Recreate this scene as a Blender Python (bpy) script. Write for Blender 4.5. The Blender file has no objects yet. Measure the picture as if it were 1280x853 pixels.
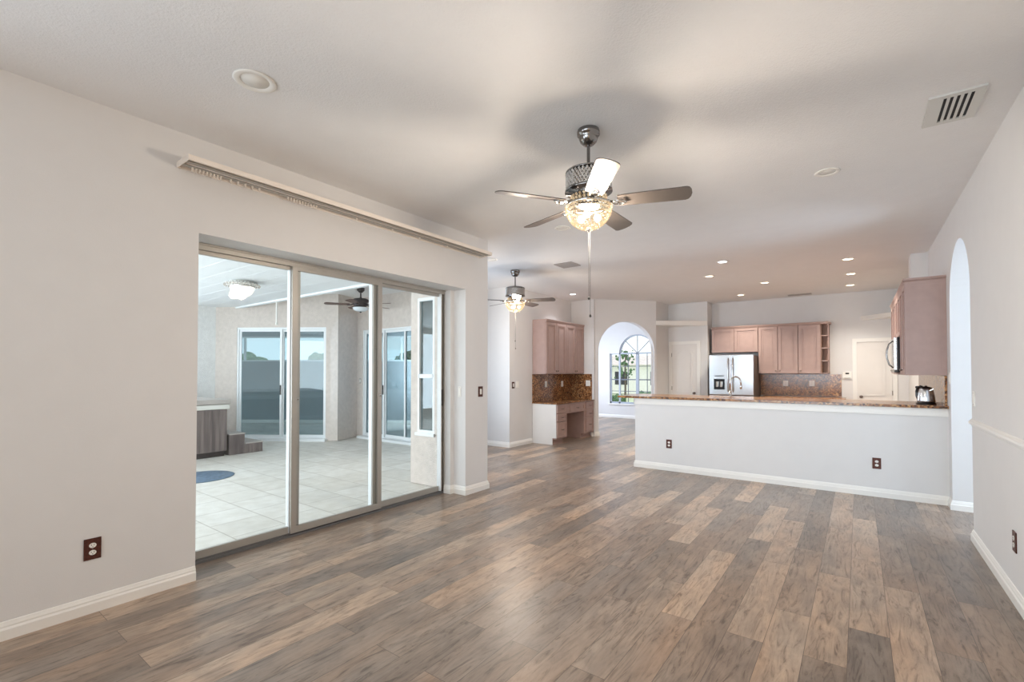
import bpy, bmesh, math, random
from mathutils import Vector, Matrix
random.seed(7)
PI = math.pi
S = bpy.context.scene
C = S.collection

# ------------------------------------------------------------------ camera
cam_d = bpy.data.cameras.new('camera')
cam_d.sensor_width = 36.0
cam_d.lens = 586.04 / 1280 * 36
cam_d.shift_y = (455.37 - 426.5) / 1280
cam_d.clip_start = 0.02
cam = bpy.data.objects.new('camera', cam_d)
C.objects.link(cam)
cam.location = (0, 0, 1.4271)
cam.rotation_euler = (PI / 2 + 0.0167, 0, 0.6368)
S.camera = cam

# ------------------------------------------------------------------ view
S.view_settings.view_transform = 'Standard'
S.view_settings.look = 'None'
S.view_settings.gamma = 1.0
S.view_settings.use_curve_mapping = False
S.view_settings.exposure = 0.27
S.cycles.max_bounces = 12
S.cycles.diffuse_bounces = 6
S.cycles.transparent_max_bounces = 16
S.cycles.sample_clamp_indirect = 6.0
S.cycles.caustics_reflective = False
S.cycles.caustics_refractive = False
S.cycles.use_denoising = True

# ------------------------------------------------------------------ world: bright overcast sky
W = bpy.data.worlds.new('overcast_sky')
S.world = W
W.use_nodes = True
bg = W.node_tree.nodes['Background']
bg.inputs[0].default_value = (0.93, 0.97, 1.0, 1)
bg.inputs[1].default_value = 1.25

def area(name, loc, rot, sx, sy, power, col=(1, 1, 1), spread=PI):
    d = bpy.data.lights.new(name, 'AREA')
    d.shape = 'RECTANGLE'; d.size = sx; d.size_y = sy
    d.energy = power; d.color = col; d.spread = spread
    o = bpy.data.objects.new(name, d); C.objects.link(o)
    o.location = loc; o.rotation_euler = rot
    return o
DAY = (0.83, 0.92, 1.0)
XL_ = -3.675
FANK = 3.6
FANC = (1, .94, .88)
CANK = 132
CANW = (1, .92, .80)
# area lamps added as daylight and warm fill, all out of view
area('fill_rear', (-1.45, -2.12, 1.45), (PI/2, 0, 0), 3.3, 2.1, 17, (0.76, 0.89, 1.0))  # fill lamp in an added window behind the camera
bpy.data.lights['fill_rear'].spread = math.radians(52)
area('fill_lanai_side', (-10.75, .1, 1.45), (PI/2, 0, -PI/2), 4.4, 2.3, 205, (0.80, 0.9, 1.0))  # added lamp in a gap left in the patio side wall
area('fill_lanai_open_end', (-6.35, -2.25, 1.4), (PI/2, 0, 0), 4.4, 2.3, 130, (0.84, 0.93, 1.0))  # added lamp across the open end of the patio
area('fill_nook', (-5.38, 5.0, 1.4), (PI/2, 0, -PI/6), 1.3, 1.9, 40, (0.60, 0.78, 1.0))  # added lamp inside the nook, turned out of view
area('fill_front_side', (-7.5, 11.9, 1.4), (PI/2, 0, -PI/2), 1.7, 1.8, 95, (0.74, 0.83, 1.0))  # added lamp at an unseen opening cut for it
area('fill_left_rear', (XL_+.02, -1.2, 1.6), (PI/2, 0, -PI/2), 1.35, 1.35, 26, (0.72, 0.86, 1))  # added lamp with a window invented to hold it
area('fill_den', (-9.0, 8.55, 1.5), (PI/2, 0, PI/2), 1.3, 1.3, 60, (0.95, 0.95, 1))  # added lamp inside the den; no window is built there
area('fill_warm_right_rear', (.79, -1.05, 1.1), (PI/2, 0, PI/2), 1.4, 2.0, 15, (1, 0.70, 0.42))  # warm fill at an invented doorway; no foyer lamp is built
area('fill_hall', (3.3, 6.0, 1.5), (PI/2, 0, PI/2), 1.8, 2.0, 88, (0.66, 0.82, 1.0))  # added lamp inside the hall, in front of a solid wall

# ------------------------------------------------------------------ materials
def lin(c):
    return tuple(((x/255/12.92) if x/255 <= .04045 else (((x/255)+.055)/1.055)**2.4) for x in c)
def base_mat(name):
    m = bpy.data.materials.new(name); m.use_nodes = True
    nt = m.node_tree; b = nt.nodes['Principled BSDF']
    return m, nt, b
def N(nt, t, **k):
    n = nt.nodes.new(t)
    for a, v in k.items(): setattr(n, a, v)
    return n
def mat(name, rgb, rough=.5, metal=0, var=.04, scale=6, bump=0, bscale=60, spec=.5, coat=0):
    """sRGB colour with a faint procedural mottling and optional bump"""
    m, nt, b = base_mat(name)
    tc = N(nt, 'ShaderNodeTexCoord'); no = N(nt, 'ShaderNodeTexNoise')
    no.inputs['Scale'].default_value = scale; no.inputs['Detail'].default_value = 3
    nt.links.new(tc.outputs['Object'], no.inputs['Vector'])
    r = N(nt, 'ShaderNodeValToRGB')
    c = lin(rgb)
    r.color_ramp.elements[0].position = .3; r.color_ramp.elements[1].position = .7
    r.color_ramp.elements[0].color = tuple(x*(1-var) for x in c) + (1,)
    r.color_ramp.elements[1].color = tuple(min(1, x*(1+var)) for x in c) + (1,)
    nt.links.new(no.outputs['Fac'], r.inputs['Fac']); nt.links.new(r.outputs['Color'], b.inputs['Base Color'])
    b.inputs['Roughness'].default_value = rough; b.inputs['Metallic'].default_value = metal
    b.inputs['Specular IOR Level'].default_value = spec
    b.inputs['Coat Weight'].default_value = coat
    if bump:
        n2 = N(nt, 'ShaderNodeTexNoise'); n2.inputs['Scale'].default_value = bscale; n2.inputs['Detail'].default_value = 4
        nt.links.new(tc.outputs['Object'], n2.inputs['Vector'])
        bp = N(nt, 'ShaderNodeBump'); bp.inputs['Strength'].default_value = bump; bp.inputs['Distance'].default_value = .01
        nt.links.new(n2.outputs['Fac'], bp.inputs['Height']); nt.links.new(bp.outputs['Normal'], b.inputs['Normal'])
    return m
def emis(name, rgb, strength):
    m, nt, b = base_mat(name)
    b.inputs['Base Color'].default_value = lin(rgb) + (1,)
    b.inputs['Emission Color'].default_value = lin(rgb) + (1,)
    b.inputs['Emission Strength'].default_value = strength
    return m
def glass(name, tint=(1, 1, 1), gloss=.06, edge=.5):
    m = bpy.data.materials.new(name); m.use_nodes = True
    nt = m.node_tree; nt.nodes.clear()
    o = N(nt, 'ShaderNodeOutputMaterial'); t = N(nt, 'ShaderNodeBsdfTransparent'); g = N(nt, 'ShaderNodeBsdfGlossy')
    t.inputs[0].default_value = tint + (1,); g.inputs['Roughness'].default_value = .01
    g.inputs['Color'].default_value = (1, 1, 1, 1)
    lw = N(nt, 'ShaderNodeLayerWeight'); lw.inputs[0].default_value = .12
    mt = N(nt, 'ShaderNodeMath', operation='MULTIPLY_ADD'); mt.inputs[1].default_value = edge; mt.inputs[2].default_value = gloss
    mx = N(nt, 'ShaderNodeMixShader')
    nt.links.new(lw.outputs['Fresnel'], mt.inputs[0]); nt.links.new(mt.outputs[0], mx.inputs[0])
    nt.links.new(t.outputs[0], mx.inputs[1]); nt.links.new(g.outputs[0], mx.inputs[2]); nt.links.new(mx.outputs[0], o.inputs[0])
    return m

M = {}
M['paint'] = mat('greige_wall_paint', (222, 221, 220), .62, var=.01, bump=.06, bscale=180)
M['ceiling'] = mat('textured_ceiling_paint', (236, 236, 236), .8, var=.01, bump=.35, bscale=90)
M['trim'] = mat('white_trim_paint', (238, 236, 231), .35, var=.01)
M['door'] = mat('white_door_paint', (228, 224, 219), .4, var=.01)
M['stucco'] = mat('stucco_beige', (217, 207, 199), .9, var=.06, scale=14, bump=.8, bscale=70)
M['stucco_daylit'] = mat('stucco_daylit', (232, 232, 230), .9, var=.05, scale=14, bump=.8, bscale=60)  # lighter stucco copy: daylight on the patio left wall put into the colour
M['soffit'] = mat('vinyl_soffit_white', (236, 240, 242), .55, var=.01)
M['alu'] = mat('champagne_aluminium', (176, 172, 165), .38, metal=.35, var=.03)
M['aluw'] = mat('white_aluminium', (236, 240, 242), .4, var=.01)
M['dark_alu'] = mat('grey_track_metal', (120, 120, 120), .4, metal=.5)
M['cab'] = mat('mauve_taupe_cabinet', (172, 146, 138), .45, var=.05, scale=9)
M['cab_in'] = mat('cabinet_interior', (150, 122, 108), .6, var=.05)
M['cream_panel'] = mat('cream_side_panel', (228, 226, 222), .5, var=.01)
M['knob'] = mat('pewter_pull', (118, 104, 98), .35, metal=.8)
M['plate'] = mat('copper_brown_wall_plate', (84, 46, 36), .38, metal=.4, var=.35, scale=90)
M['white_plastic'] = mat('white_plastic', (240, 238, 232), .35, var=.01)
M['backlit_frame'] = mat('backlit_grey_frame', (176, 184, 196), .5, var=.02)  # backlit shade of the white frame put into its colour
M['backlit_muntin'] = mat('backlit_grey_muntin', (112, 118, 130), .5)  # darker backlit shade put into the muntin colour
M['blind_cream'] = mat('aged_cream_plastic', (238, 229, 219), .45, var=.02)
M['dark'] = mat('dark_slot', (30, 28, 28), .6)
M['black'] = mat('black_gloss_plastic', (22, 22, 25), .2, var=.1)
M['steel'] = mat('stainless_steel', (205, 207, 210), .22, metal=1, var=.02, scale=3)
M['chrome'] = mat('polished_chrome', (205, 203, 200), .08, metal=1, var=.02)
M['dchrome'] = mat('dark_polished_nickel', (135, 132, 130), .15, metal=1, var=.05)
M['fridge_side'] = mat('fridge_grey_side', (96, 84, 78), .5)
M['blade'] = mat('grey_brown_fan_blade', (86, 80, 76), .32, var=.06, scale=12)
M['blade2'] = mat('walnut_fan_blade', (92, 66, 54), .4, var=.15, scale=20)
M['bronze'] = mat('dark_bronze_metal', (56, 50, 50), .35, metal=.7)
M['vent'] = mat('vent_white_enamel', (214, 214, 210), .5, var=.01)
M['vent_grey'] = mat('grey_register', (166, 160, 156), .5, var=.03)
M['wood_step'] = mat('weathered_grey_tub_step', (92, 82, 80), .6, var=.12, scale=25)
M['room_grey'] = mat('grey_blue_room_paint', (166, 174, 178), .7, var=.03)
M['tub_shell'] = mat('tub_acrylic_shell', (222, 222, 216), .4, var=.02)
M['tub_cover'] = mat('grey_vinyl_tub_cover', (176, 170, 165), .6, var=.05)
M['glass'] = glass('clear_door_glass', (.97, .985, .985), .02, .55)
M['glass_teal'] = glass('tinted_door_glass', (.66, .77, .81), .045, .7)
M['glass_win'] = glass('window_glass', (.97, .985, .985), .04, .6)
M['glass_dark'] = mat('smoked_black_glass', (26, 32, 38), .08, var=.1)
M['leaf'] = mat('hedge_foliage', (92, 128, 84), .7, var=.5, scale=14, bump=1, bscale=30)
M['lawn'] = mat('lawn_grass', (196, 208, 172), .9, var=.3, scale=3)  # paled: outdoor glare put into the grass colour
M['bark'] = mat('tree_bark', (108, 96, 86), .9, var=.3, scale=20)
M['far_house'] = mat('pale_far_stucco', (252, 248, 244), .9, var=.05)  # near white: outdoor glare put into the house wall colour
M['roof_tile'] = mat('far_roof_tile', (226, 214, 208), .9, var=.15)
M['chain'] = mat('pull_chain_metal', (58, 55, 52), .8)
M['medallion'] = mat('blue_mosaic_medallion', (96, 118, 140), .5, var=.35, scale=16)

def grained(name, rgb, rgb2, axis_scale, rough=.5):
    m, nt, b = base_mat(name)
    tc = N(nt, 'ShaderNodeTexCoord'); mp = N(nt, 'ShaderNodeMapping'); mp.inputs['Scale'].default_value = axis_scale
    no = N(nt, 'ShaderNodeTexNoise'); no.inputs['Scale'].default_value = 1; no.inputs['Detail'].default_value = 5
    r = N(nt, 'ShaderNodeValToRGB'); r.color_ramp.elements[0].position = .35; r.color_ramp.elements[1].position = .65
    r.color_ramp.elements[0].color = lin(rgb)+(1,); r.color_ramp.elements[1].color = lin(rgb2)+(1,)
    nt.links.new(tc.outputs['Object'], mp.inputs[0]); nt.links.new(mp.outputs[0], no.inputs['Vector'])
    nt.links.new(no.outputs['Fac'], r.inputs[0]); nt.links.new(r.outputs[0], b.inputs['Base Color'])
    b.inputs['Roughness'].default_value = rough
    return m
M['tub_wood'] = grained('weathered_grey_tub_cladding', (84, 74, 72), (128, 116, 112), (4, 18, 1.2), .6)

def granite():
    m, nt, b = base_mat('speckled_brown_granite')
    tc = N(nt, 'ShaderNodeTexCoord')
    v = N(nt, 'ShaderNodeTexVoronoi'); v.inputs['Scale'].default_value = 55
    n = N(nt, 'ShaderNodeTexNoise'); n.inputs['Scale'].default_value = 9; n.inputs['Detail'].default_value = 6
    nt.links.new(tc.outputs['Object'], v.inputs['Vector']); nt.links.new(tc.outputs['Object'], n.inputs['Vector'])
    sp = N(nt, 'ShaderNodeSeparateColor'); nt.links.new(v.outputs['Color'], sp.inputs[0])
    r = N(nt, 'ShaderNodeValToRGB'); cr = r.color_ramp; cr.interpolation = 'CONSTANT'
    cr.elements[0].position = 0; cr.elements[0].color = lin((72, 46, 30))+(1,)
    cr.elements[1].position = .14; cr.elements[1].color = lin((142, 94, 56))+(1,)
    for p, c in ((.34, (172, 124, 78)), (.58, (126, 84, 54)), (.78, (192, 150, 104)), (.92, (98, 70, 50))):
        e = cr.elements.new(p); e.color = lin(c)+(1,)
    nt.links.new(sp.outputs[0], r.inputs[0])
    mx = N(nt, 'ShaderNodeMix', data_type='RGBA', blend_type='MULTIPLY'); mx.inputs[0].default_value = .55
    r2 = N(nt, 'ShaderNodeValToRGB'); r2.color_ramp.elements[0].position = .35; r2.color_ramp.elements[1].position = .65
    r2.color_ramp.elements[0].color = (.62, .56, .52, 1); r2.color_ramp.elements[1].color = (1, 1, 1, 1)
    nt.links.new(n.outputs['Fac'], r2.inputs[0]); nt.links.new(r.outputs[0], mx.inputs[6]); nt.links.new(r2.outputs[0], mx.inputs[7])
    nt.links.new(mx.outputs[2], b.inputs['Base Color'])
    b.inputs['Roughness'].default_value = .2
    return m
M['granite'] = granite()

def planks():
    m, nt, b = base_mat('rustic_plank_floor')
    L = nt.links.new
    tc = N(nt, 'ShaderNodeTexCoord'); mp = N(nt, 'ShaderNodeMapping')
    mp.inputs['Rotation'].default_value = (0, 0, PI/2)
    mp.inputs['Location'].default_value = (0.35, 0.06, 0)
    L(tc.outputs['Object'], mp.inputs[0])
    br = N(nt, 'ShaderNodeTexBrick'); br.offset = .37; br.offset_frequency = 2
    br.inputs['Color1'].default_value = (0, 0, 0, 1); br.inputs['Color2'].default_value = (1, 1, 1, 1)
    br.inputs['Mortar'].default_value = (.5, .5, .5, 1)
    br.inputs['Scale'].default_value = 1; br.inputs['Mortar Size'].default_value = .0012; br.inputs['Mortar Smooth'].default_value = 0
    br.inputs['Brick Width'].default_value = 1.22; br.inputs['Row Height'].default_value = .18
    L(mp.outputs[0], br.inputs['Vector'])
    sp = N(nt, 'ShaderNodeSeparateColor'); L(br.outputs['Color'], sp.inputs[0])
    # per-plank offset of the grain
    off = N(nt, 'ShaderNodeMath', operation='MULTIPLY'); off.inputs[1].default_value = 37.0; L(sp.outputs[0], off.inputs[0])
    cx = N(nt, 'ShaderNodeCombineXYZ'); L(off.outputs[0], cx.inputs[0]); L(off.outputs[0], cx.inputs[1])
    add = N(nt, 'ShaderNodeVectorMath', operation='ADD'); L(tc.outputs['Object'], add.inputs[0]); L(cx.outputs[0], add.inputs[1])
    def noise(scale_v, det, dist, rough=.55):
        mm = N(nt, 'ShaderNodeMapping'); mm.inputs['Scale'].default_value = scale_v; L(add.outputs[0], mm.inputs[0])
        nn = N(nt, 'ShaderNodeTexNoise'); nn.inputs['Scale'].default_value = 1; nn.inputs['Detail'].default_value = det
        nn.inputs['Distortion'].default_value = dist; nn.inputs['Roughness'].default_value = rough
        L(mm.outputs[0], nn.inputs['Vector']); return nn
    grain = noise((20, 2.6, 1), 9, 2.4, .7)
    cloud = noise((7, 3.2, 1), 5, .8)
    hue = noise((3.0, .7, 1), 3, .3)
    # plank tone: grey-brown to tan
    tone = N(nt, 'ShaderNodeValToRGB'); t = tone.color_ramp
    t.elements[0].position = 0; t.elements[0].color = lin((132, 121, 112))+(1,)
    t.elements[1].position = 1; t.elements[1].color = lin((188, 168, 149))+(1,)
    for p, c in ((.22, (147, 133, 121)), (.4, (157, 139, 124)), (.55, (141, 130, 121)), (.75, (172, 153, 136))):
        e = t.elements.new(p); e.color = lin(c)+(1,)
    L(sp.outputs[0], tone.inputs[0])
    gr = N(nt, 'ShaderNodeValToRGB'); g = gr.color_ramp
    g.elements[0].position = .36; g.elements[0].color = (.36, .32, .29, 1); g.elements[1].position = .58; g.elements[1].color = (1.04, 1.02, 1.0, 1)
    e = g.elements.new(.46); e.color = (.84, .82, .80, 1)
    L(grain.outputs['Fac'], gr.inputs[0])
    cl = N(nt, 'ShaderNodeValToRGB'); k = cl.color_ramp
    k.elements[0].position = .32; k.elements[0].color = (.66, .66, .67, 1); k.elements[1].position = .62; k.elements[1].color = (1.1, 1.08, 1.05, 1)
    L(cloud.outputs['Fac'], cl.inputs[0])
    hu = N(nt, 'ShaderNodeValToRGB'); h = hu.color_ramp
    h.elements[0].position = .35; h.elements[0].color = (.92, .96, 1.0, 1); h.elements[1].position = .65; h.elements[1].color = (1.05, .97, .90, 1)
    L(hue.outputs['Fac'], hu.inputs[0])
    def mul(a, b_, f):
        mx = N(nt, 'ShaderNodeMix', data_type='RGBA', blend_type='MULTIPLY'); mx.inputs[0].default_value = f
        L(a, mx.inputs[6]); L(b_, mx.inputs[7]); return mx.outputs[2]
    c1 = mul(tone.outputs[0], gr.outputs[0], .85); c2 = mul(c1, cl.outputs[0], .8); c3 = mul(c2, hu.outputs[0], 1)
    mo = N(nt, 'ShaderNodeMix', data_type='RGBA'); L(br.outputs['Fac'], mo.inputs[0]); L(c3, mo.inputs[6])
    mo.inputs[7].default_value = lin((84, 74, 66))+(1,)
    L(mo.outputs[2], b.inputs['Base Color'])
    rr = N(nt, 'ShaderNodeMapRange'); rr.inputs[3].default_value = .27; rr.inputs[4].default_value = .38
    L(cloud.outputs['Fac'], rr.inputs[0]); L(rr.outputs[0], b.inputs['Roughness'])
    bp = N(nt, 'ShaderNodeBump'); bp.inputs['Strength'].default_value = .12; bp.inputs['Distance'].default_value = .004
    L(grain.outputs['Fac'], bp.inputs['Height']); L(bp.outputs[0], b.inputs['Normal'])
    b.inputs['Specular IOR Level'].default_value = .6
    return m
M['planks'] = planks()

def tiles():
    m, nt, b = base_mat('ivory_patio_tile'); L = nt.links.new
    tc = N(nt, 'ShaderNodeTexCoord'); br = N(nt, 'ShaderNodeTexBrick'); br.offset = .5
    br.inputs['Color1'].default_value = lin((222, 218, 210))+(1,); br.inputs['Color2'].default_value = lin((234, 231, 225))+(1,)
    br.inputs['Mortar'].default_value = lin((184, 178, 168))+(1,)
    br.inputs['Scale'].default_value = 1; br.inputs['Mortar Size'].default_value = .005
    br.inputs['Brick Width'].default_value = .46; br.inputs['Row Height'].default_value = .46
    L(tc.outputs['Object'], br.inputs['Vector'])
    no = N(nt, 'ShaderNodeTexNoise'); no.inputs['Scale'].default_value = 7; no.inputs['Detail'].default_value = 5
    L(tc.outputs['Object'], no.inputs['Vector'])
    r = N(nt, 'ShaderNodeValToRGB'); r.color_ramp.elements[0].position = .35; r.color_ramp.elements[1].position = .65
    r.color_ramp.elements[0].color = (.88, .87, .85, 1); r.color_ramp.elements[1].color = (1, 1, 1, 1)
    L(no.outputs['Fac'], r.inputs[0])
    mx = N(nt, 'ShaderNodeMix', data_type='RGBA', blend_type='MULTIPLY'); mx.inputs[0].default_value = 1
    L(br.outputs['Color'], mx.inputs[6]); L(r.outputs[0], mx.inputs[7]); L(mx.outputs[2], b.inputs['Base Color'])
    b.inputs['Roughness'].default_value = .45
    return m
M['tiles'] = tiles()

def crystal(name, glow):
    m = bpy.data.materials.new(name); m.use_nodes = True
    nt = m.node_tree; nt.nodes.clear(); L = nt.links.new
    o = N(nt, 'ShaderNodeOutputMaterial')
    g = N(nt, 'ShaderNodeBsdfGlossy'); g.inputs['Roughness'].default_value = .18; g.inputs['Color'].default_value = (.80, .77, .73, 1)
    t = N(nt, 'ShaderNodeBsdfTransparent'); t.inputs[0].default_value = (.80, .75, .68, 1)
    m1 = N(nt, 'ShaderNodeMixShader'); m1.inputs[0].default_value = .004 if glow else .5
    L(t.outputs[0], m1.inputs[1]); L(g.outputs[0], m1.inputs[2])
    out = m1.outputs[0]
    if not glow:
        df = N(nt, 'ShaderNodeBsdfDiffuse'); df.inputs[0].default_value = (.86, .82, .78, 1); m2 = N(nt, 'ShaderNodeMixShader'); m2.inputs[0].default_value = .4
        L(out, m2.inputs[1]); L(df.outputs[0], m2.inputs[2]); out = m2.outputs[0]
    if glow:      # crystals of the lit lamp give off light
        e = N(nt, 'ShaderNodeEmission'); ad = N(nt, 'ShaderNodeAddShader')
        tc = N(nt, 'ShaderNodeTexCoord'); no = N(nt, 'ShaderNodeTexNoise'); no.inputs['Scale'].default_value = 60
        r = N(nt, 'ShaderNodeValToRGB'); r.color_ramp.elements[0].position = .38; r.color_ramp.elements[1].position = .62
        r.color_ramp.elements[0].color = (.42, .27, .13, 1); r.color_ramp.elements[1].color = (1, .86, .62, 1)
        L(tc.outputs['Object'], no.inputs['Vector']); L(no.outputs['Fac'], r.inputs[0]); L(r.outputs[0], e.inputs[0])
        e.inputs[1].default_value = glow
        L(m1.outputs[0], ad.inputs[0]); L(e.outputs[0], ad.inputs[1]); out = ad.outputs[0]
    L(out, o.inputs[0])
    return m
M['crystal'] = crystal('cut_crystal', 0)
M['crystal_lit'] = crystal('lit_cut_crystal', .30)
M['bowl_glow'] = emis('lit_frosted_glass_bowl', (255, 226, 182), 1.5)
M['bulb'] = emis('lit_bulb', (255, 236, 208), 1.5)
M['lamp_lens_warm'] = emis('lit_led_lens_warm', (255, 232, 200), 7)
M['lamp_lens_cool'] = emis('lit_led_lens_cool', (240, 246, 255), 7)
M['lanai_bowl'] = emis('lit_lanai_glass', (255, 246, 232), .75)
M['frost'] = mat('frosted_white_glass', (226, 234, 240), .25, var=.02)

# ------------------------------------------------------------------ mesh helpers
class MB:
    def __init__(s): s.bm = bmesh.new(); s.smooth = []
    def box(s, x0, x1, y0, y1, z0, z1, bev=0):
        v = [s.bm.verts.new(p) for p in ((x0,y0,z0),(x1,y0,z0),(x1,y1,z0),(x0,y1,z0),(x0,y0,z1),(x1,y0,z1),(x1,y1,z1),(x0,y1,z1))]
        fs = [s.bm.faces.new([v[i] for i in q]) for q in ((3,2,1,0),(4,5,6,7),(0,1,5,4),(1,2,6,5),(2,3,7,6),(3,0,4,7))]
        if bev:
            es = list({e for f in fs for e in f.edges})
            bmesh.ops.bevel(s.bm, geom=es, offset=bev, segments=2, affect='EDGES', profile=.7)
        return s
    def prism(s, pts, vec):
        """closed polygon pts (3d) extruded along vec"""
        vec = Vector(vec)
        a = [s.bm.verts.new(p) for p in pts]; b = [s.bm.verts.new(Vector(p)+vec) for p in pts]
        n = len(pts)
        s.bm.faces.new(a[::-1]); s.bm.faces.new(b)
        for i in range(n): s.bm.faces.new((a[i], a[(i+1) % n], b[(i+1) % n], b[i]))
        return s
    def ring(s, outer, inner, vec):
        """frame between two outlines with equal point counts, extruded along vec"""
        vec = Vector(vec); n = len(outer)
        A = [s.bm.verts.new(p) for p in outer]; B = [s.bm.verts.new(p) for p in inner]
        A2 = [s.bm.verts.new(Vector(p)+vec) for p in outer]; B2 = [s.bm.verts.new(Vector(p)+vec) for p in inner]
        for i in range(n):
            j = (i+1) % n
            s.bm.faces.new((A[i], B[i], B[j], A[j])); s.bm.faces.new((A2[i], A2[j], B2[j], B2[i]))
            s.bm.faces.new((A[i], A[j], A2[j], A2[i])); s.bm.faces.new((B[i], B2[i], B2[j], B[j]))
        return s
    def lathe(s, prof, seg=32, c=(0, 0, 0), smooth=True, axis='z', a0=0, a1=2*PI):
        full = abs(a1-a0-2*PI) < 1e-6
        cols = []
        k = seg if full else seg+1
        def pt(r, z, a):
            x, y = r*math.cos(a), r*math.sin(a)
            if axis == 'z': return (c[0]+x, c[1]+y, c[2]+z)
            if axis == 'y': return (c[0]+x, c[1]+z, c[2]+y)
            return (c[0]+z, c[1]+x, c[2]+y)
        rings = []
        for r, z in prof:
            if r < 1e-6: rings.append([s.bm.verts.new(pt(0, z, 0))])
            else: rings.append([s.bm.verts.new(pt(r, z, a0+(a1-a0)*i/seg)) for i in range(k)])
        for p, q in zip(rings, rings[1:]):
            for i in range(seg):
                j = (i+1) % k
                if len(p) == 1 and len(q) == 1: continue
                if len(p) == 1: f = s.bm.faces.new((p[0], q[i], q[j]))
                elif len(q) == 1: f = s.bm.faces.new((p[i], q[0], p[j]))
                else: f = s.bm.faces.new((p[i], q[i], q[j], p[j]))
                f.smooth = smooth
        return s
    def tube(s, pts, r, seg=10, cap=True):
        pts = [Vector(p) for p in pts]; rs = r if isinstance(r, (list, tuple)) else [r]*len(pts)
        prev = None; up = None
        for i, p in enumerate(pts):
            d = (pts[min(i+1, len(pts)-1)] - pts[max(i-1, 0)]).normalized()
            if up is None: up = Vector((0, 0, 1)) if abs(d.z) < .9 else Vector((1, 0, 0))
            x = d.cross(up).normalized(); y = x.cross(d).normalized(); up = y
            ring = [s.bm.verts.new(p + (x*math.cos(2*PI*k/seg) + y*math.sin(2*PI*k/seg))*rs[i]) for k in range(seg)]
            if prev:
                for k in range(seg):
                    f = s.bm.faces.new((prev[k], prev[(k+1) % seg], ring[(k+1) % seg], ring[k])); f.smooth = True
            elif cap: s.bm.faces.new(ring[::-1])
            prev = ring
        if cap: s.bm.faces.new(prev)
        return s
    def gem(s, c, r, h=None):
        h = h or r
        c = Vector(c)
        t = s.bm.verts.new(c+Vector((0, 0, h))); b = s.bm.verts.new(c-Vector((0, 0, h)))
        q = [s.bm.verts.new(c+Vector((r*math.cos(PI/2*i+.4), r*math.sin(PI/2*i+.4), 0))) for i in range(4)]
        for i in range(4):
            s.bm.faces.new((q[i], q[(i+1) % 4], t)); s.bm.faces.new((q[(i+1) % 4], q[i], b))
        return s
    def ico(s, c, r, sub=2, noise=0, sz=(1, 1, 1)):
        res = bmesh.ops.create_icosphere(s.bm, subdivisions=sub, radius=1)
        for v in res['verts']:
            k = r*(1+random.uniform(-noise, noise))
            v.co = Vector((v.co.x*k*sz[0], v.co.y*k*sz[1], v.co.z*k*sz[2])) + Vector(c)
        return s
    def build(s, name, m, parent=None, loc=(0, 0, 0), rotz=0):
        bmesh.ops.recalc_face_normals(s.bm, faces=s.bm.faces)
        me = bpy.data.meshes.new(name); s.bm.to_mesh(me); s.bm.free()
        me.materials.append(M[m] if isinstance(m, str) else m)
        o = bpy.data.objects.new(name, me); C.objects.link(o)
        o.location = loc; o.rotation_euler = (0, 0, rotz)
        if parent: o.parent = parent
        return o
def thing(name, label, cat, loc=(0, 0, 0), rotz=0, group=None):
    o = bpy.data.objects.new(name, None); C.objects.link(o); o.empty_display_size = .1
    o.location = loc; o.rotation_euler = (0, 0, rotz)
    return tag(o, label, cat, group)
def tag(o, label, cat, group=None):
    o['label'] = label; o['category'] = cat
    if group: o['group'] = group
    return o
def struct(o, label=None):
    o['kind'] = 'structure'
    if label: o['label'] = label
    return o
def dup(o, label, loc=None, rotz=None):
    """a thing, its parts and their sub-parts"""
    def cp(a, par):
        b = a.copy(); C.objects.link(b)
        if par: b.parent = par
        for ch in list(a.children): cp(ch, b)
        return b
    r = cp(o, None)
    if loc: r.location = loc
    if rotz is not None: r.rotation_euler = (0, 0, rotz)
    r['label'] = label
    return r
H = 3.05
def wall(name, p0, p1, poly, th, m='paint', label=None, mb=None):
    """vertical wall slab; poly = [(s,z)] along p0->p1; thickness to the right-hand side of p0->p1"""
    p0 = Vector((p0[0], p0[1], 0)); d = Vector((p1[0], p1[1], 0)) - p0; d.normalize()
    n = Vector((d.y, -d.x, 0)) * th
    q = MB()
    polys = poly if isinstance(poly[0][0], (list, tuple)) else [poly]
    for pl in polys: q.prism([p0 + d*a + Vector((0, 0, z)) for a, z in pl], n)
    return struct(q.build(name, m), label)
def rect(a, b, z0=0, z1=H): return [(a, z0), (b, z0), (b, z1), (a, z1)]
def dist(a, b): return math.hypot(a[0]-b[0], a[1]-b[1])
PROF = [(0, 0), (.018, 0), (.018, .055), (.012, .066), (.012, .074), (.008, .084), (.005, .094), (0, .097)]
def sweep(name, pts, prof=PROF, m='trim', z=0):
    """mouldings along a polyline; the profile sticks out to the left of the walking direction"""
    pts = [Vector((p[0], p[1], 0)) for p in pts]; n = len(pts); q = MB(); prev = None
    for i, p in enumerate(pts):
        ds = []
        if i > 0: ds.append((p-pts[i-1]).normalized())
        if i < n-1: ds.append((pts[i+1]-p).normalized())
        ns = [Vector((-d.y, d.x, 0)) for d in ds]
        if len(ns) == 2:
            b = (ns[0]+ns[1]).normalized(); b = b / max(.3, b.dot(ns[0]))
        else: b = ns[0]
        ring = [q.bm.verts.new(p + b*o + Vector((0, 0, z+h))) for o, h in prof]
        if prev:
            k = len(ring)
            for a in range(k): q.bm.faces.new((prev[a], prev[(a+1) % k], ring[(a+1) % k], ring[a]))
        else: q.bm.faces.new(ring)
        prev = ring
    q.bm.faces.new(prev[::-1])
    return struct(q.build(name, m))

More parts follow.
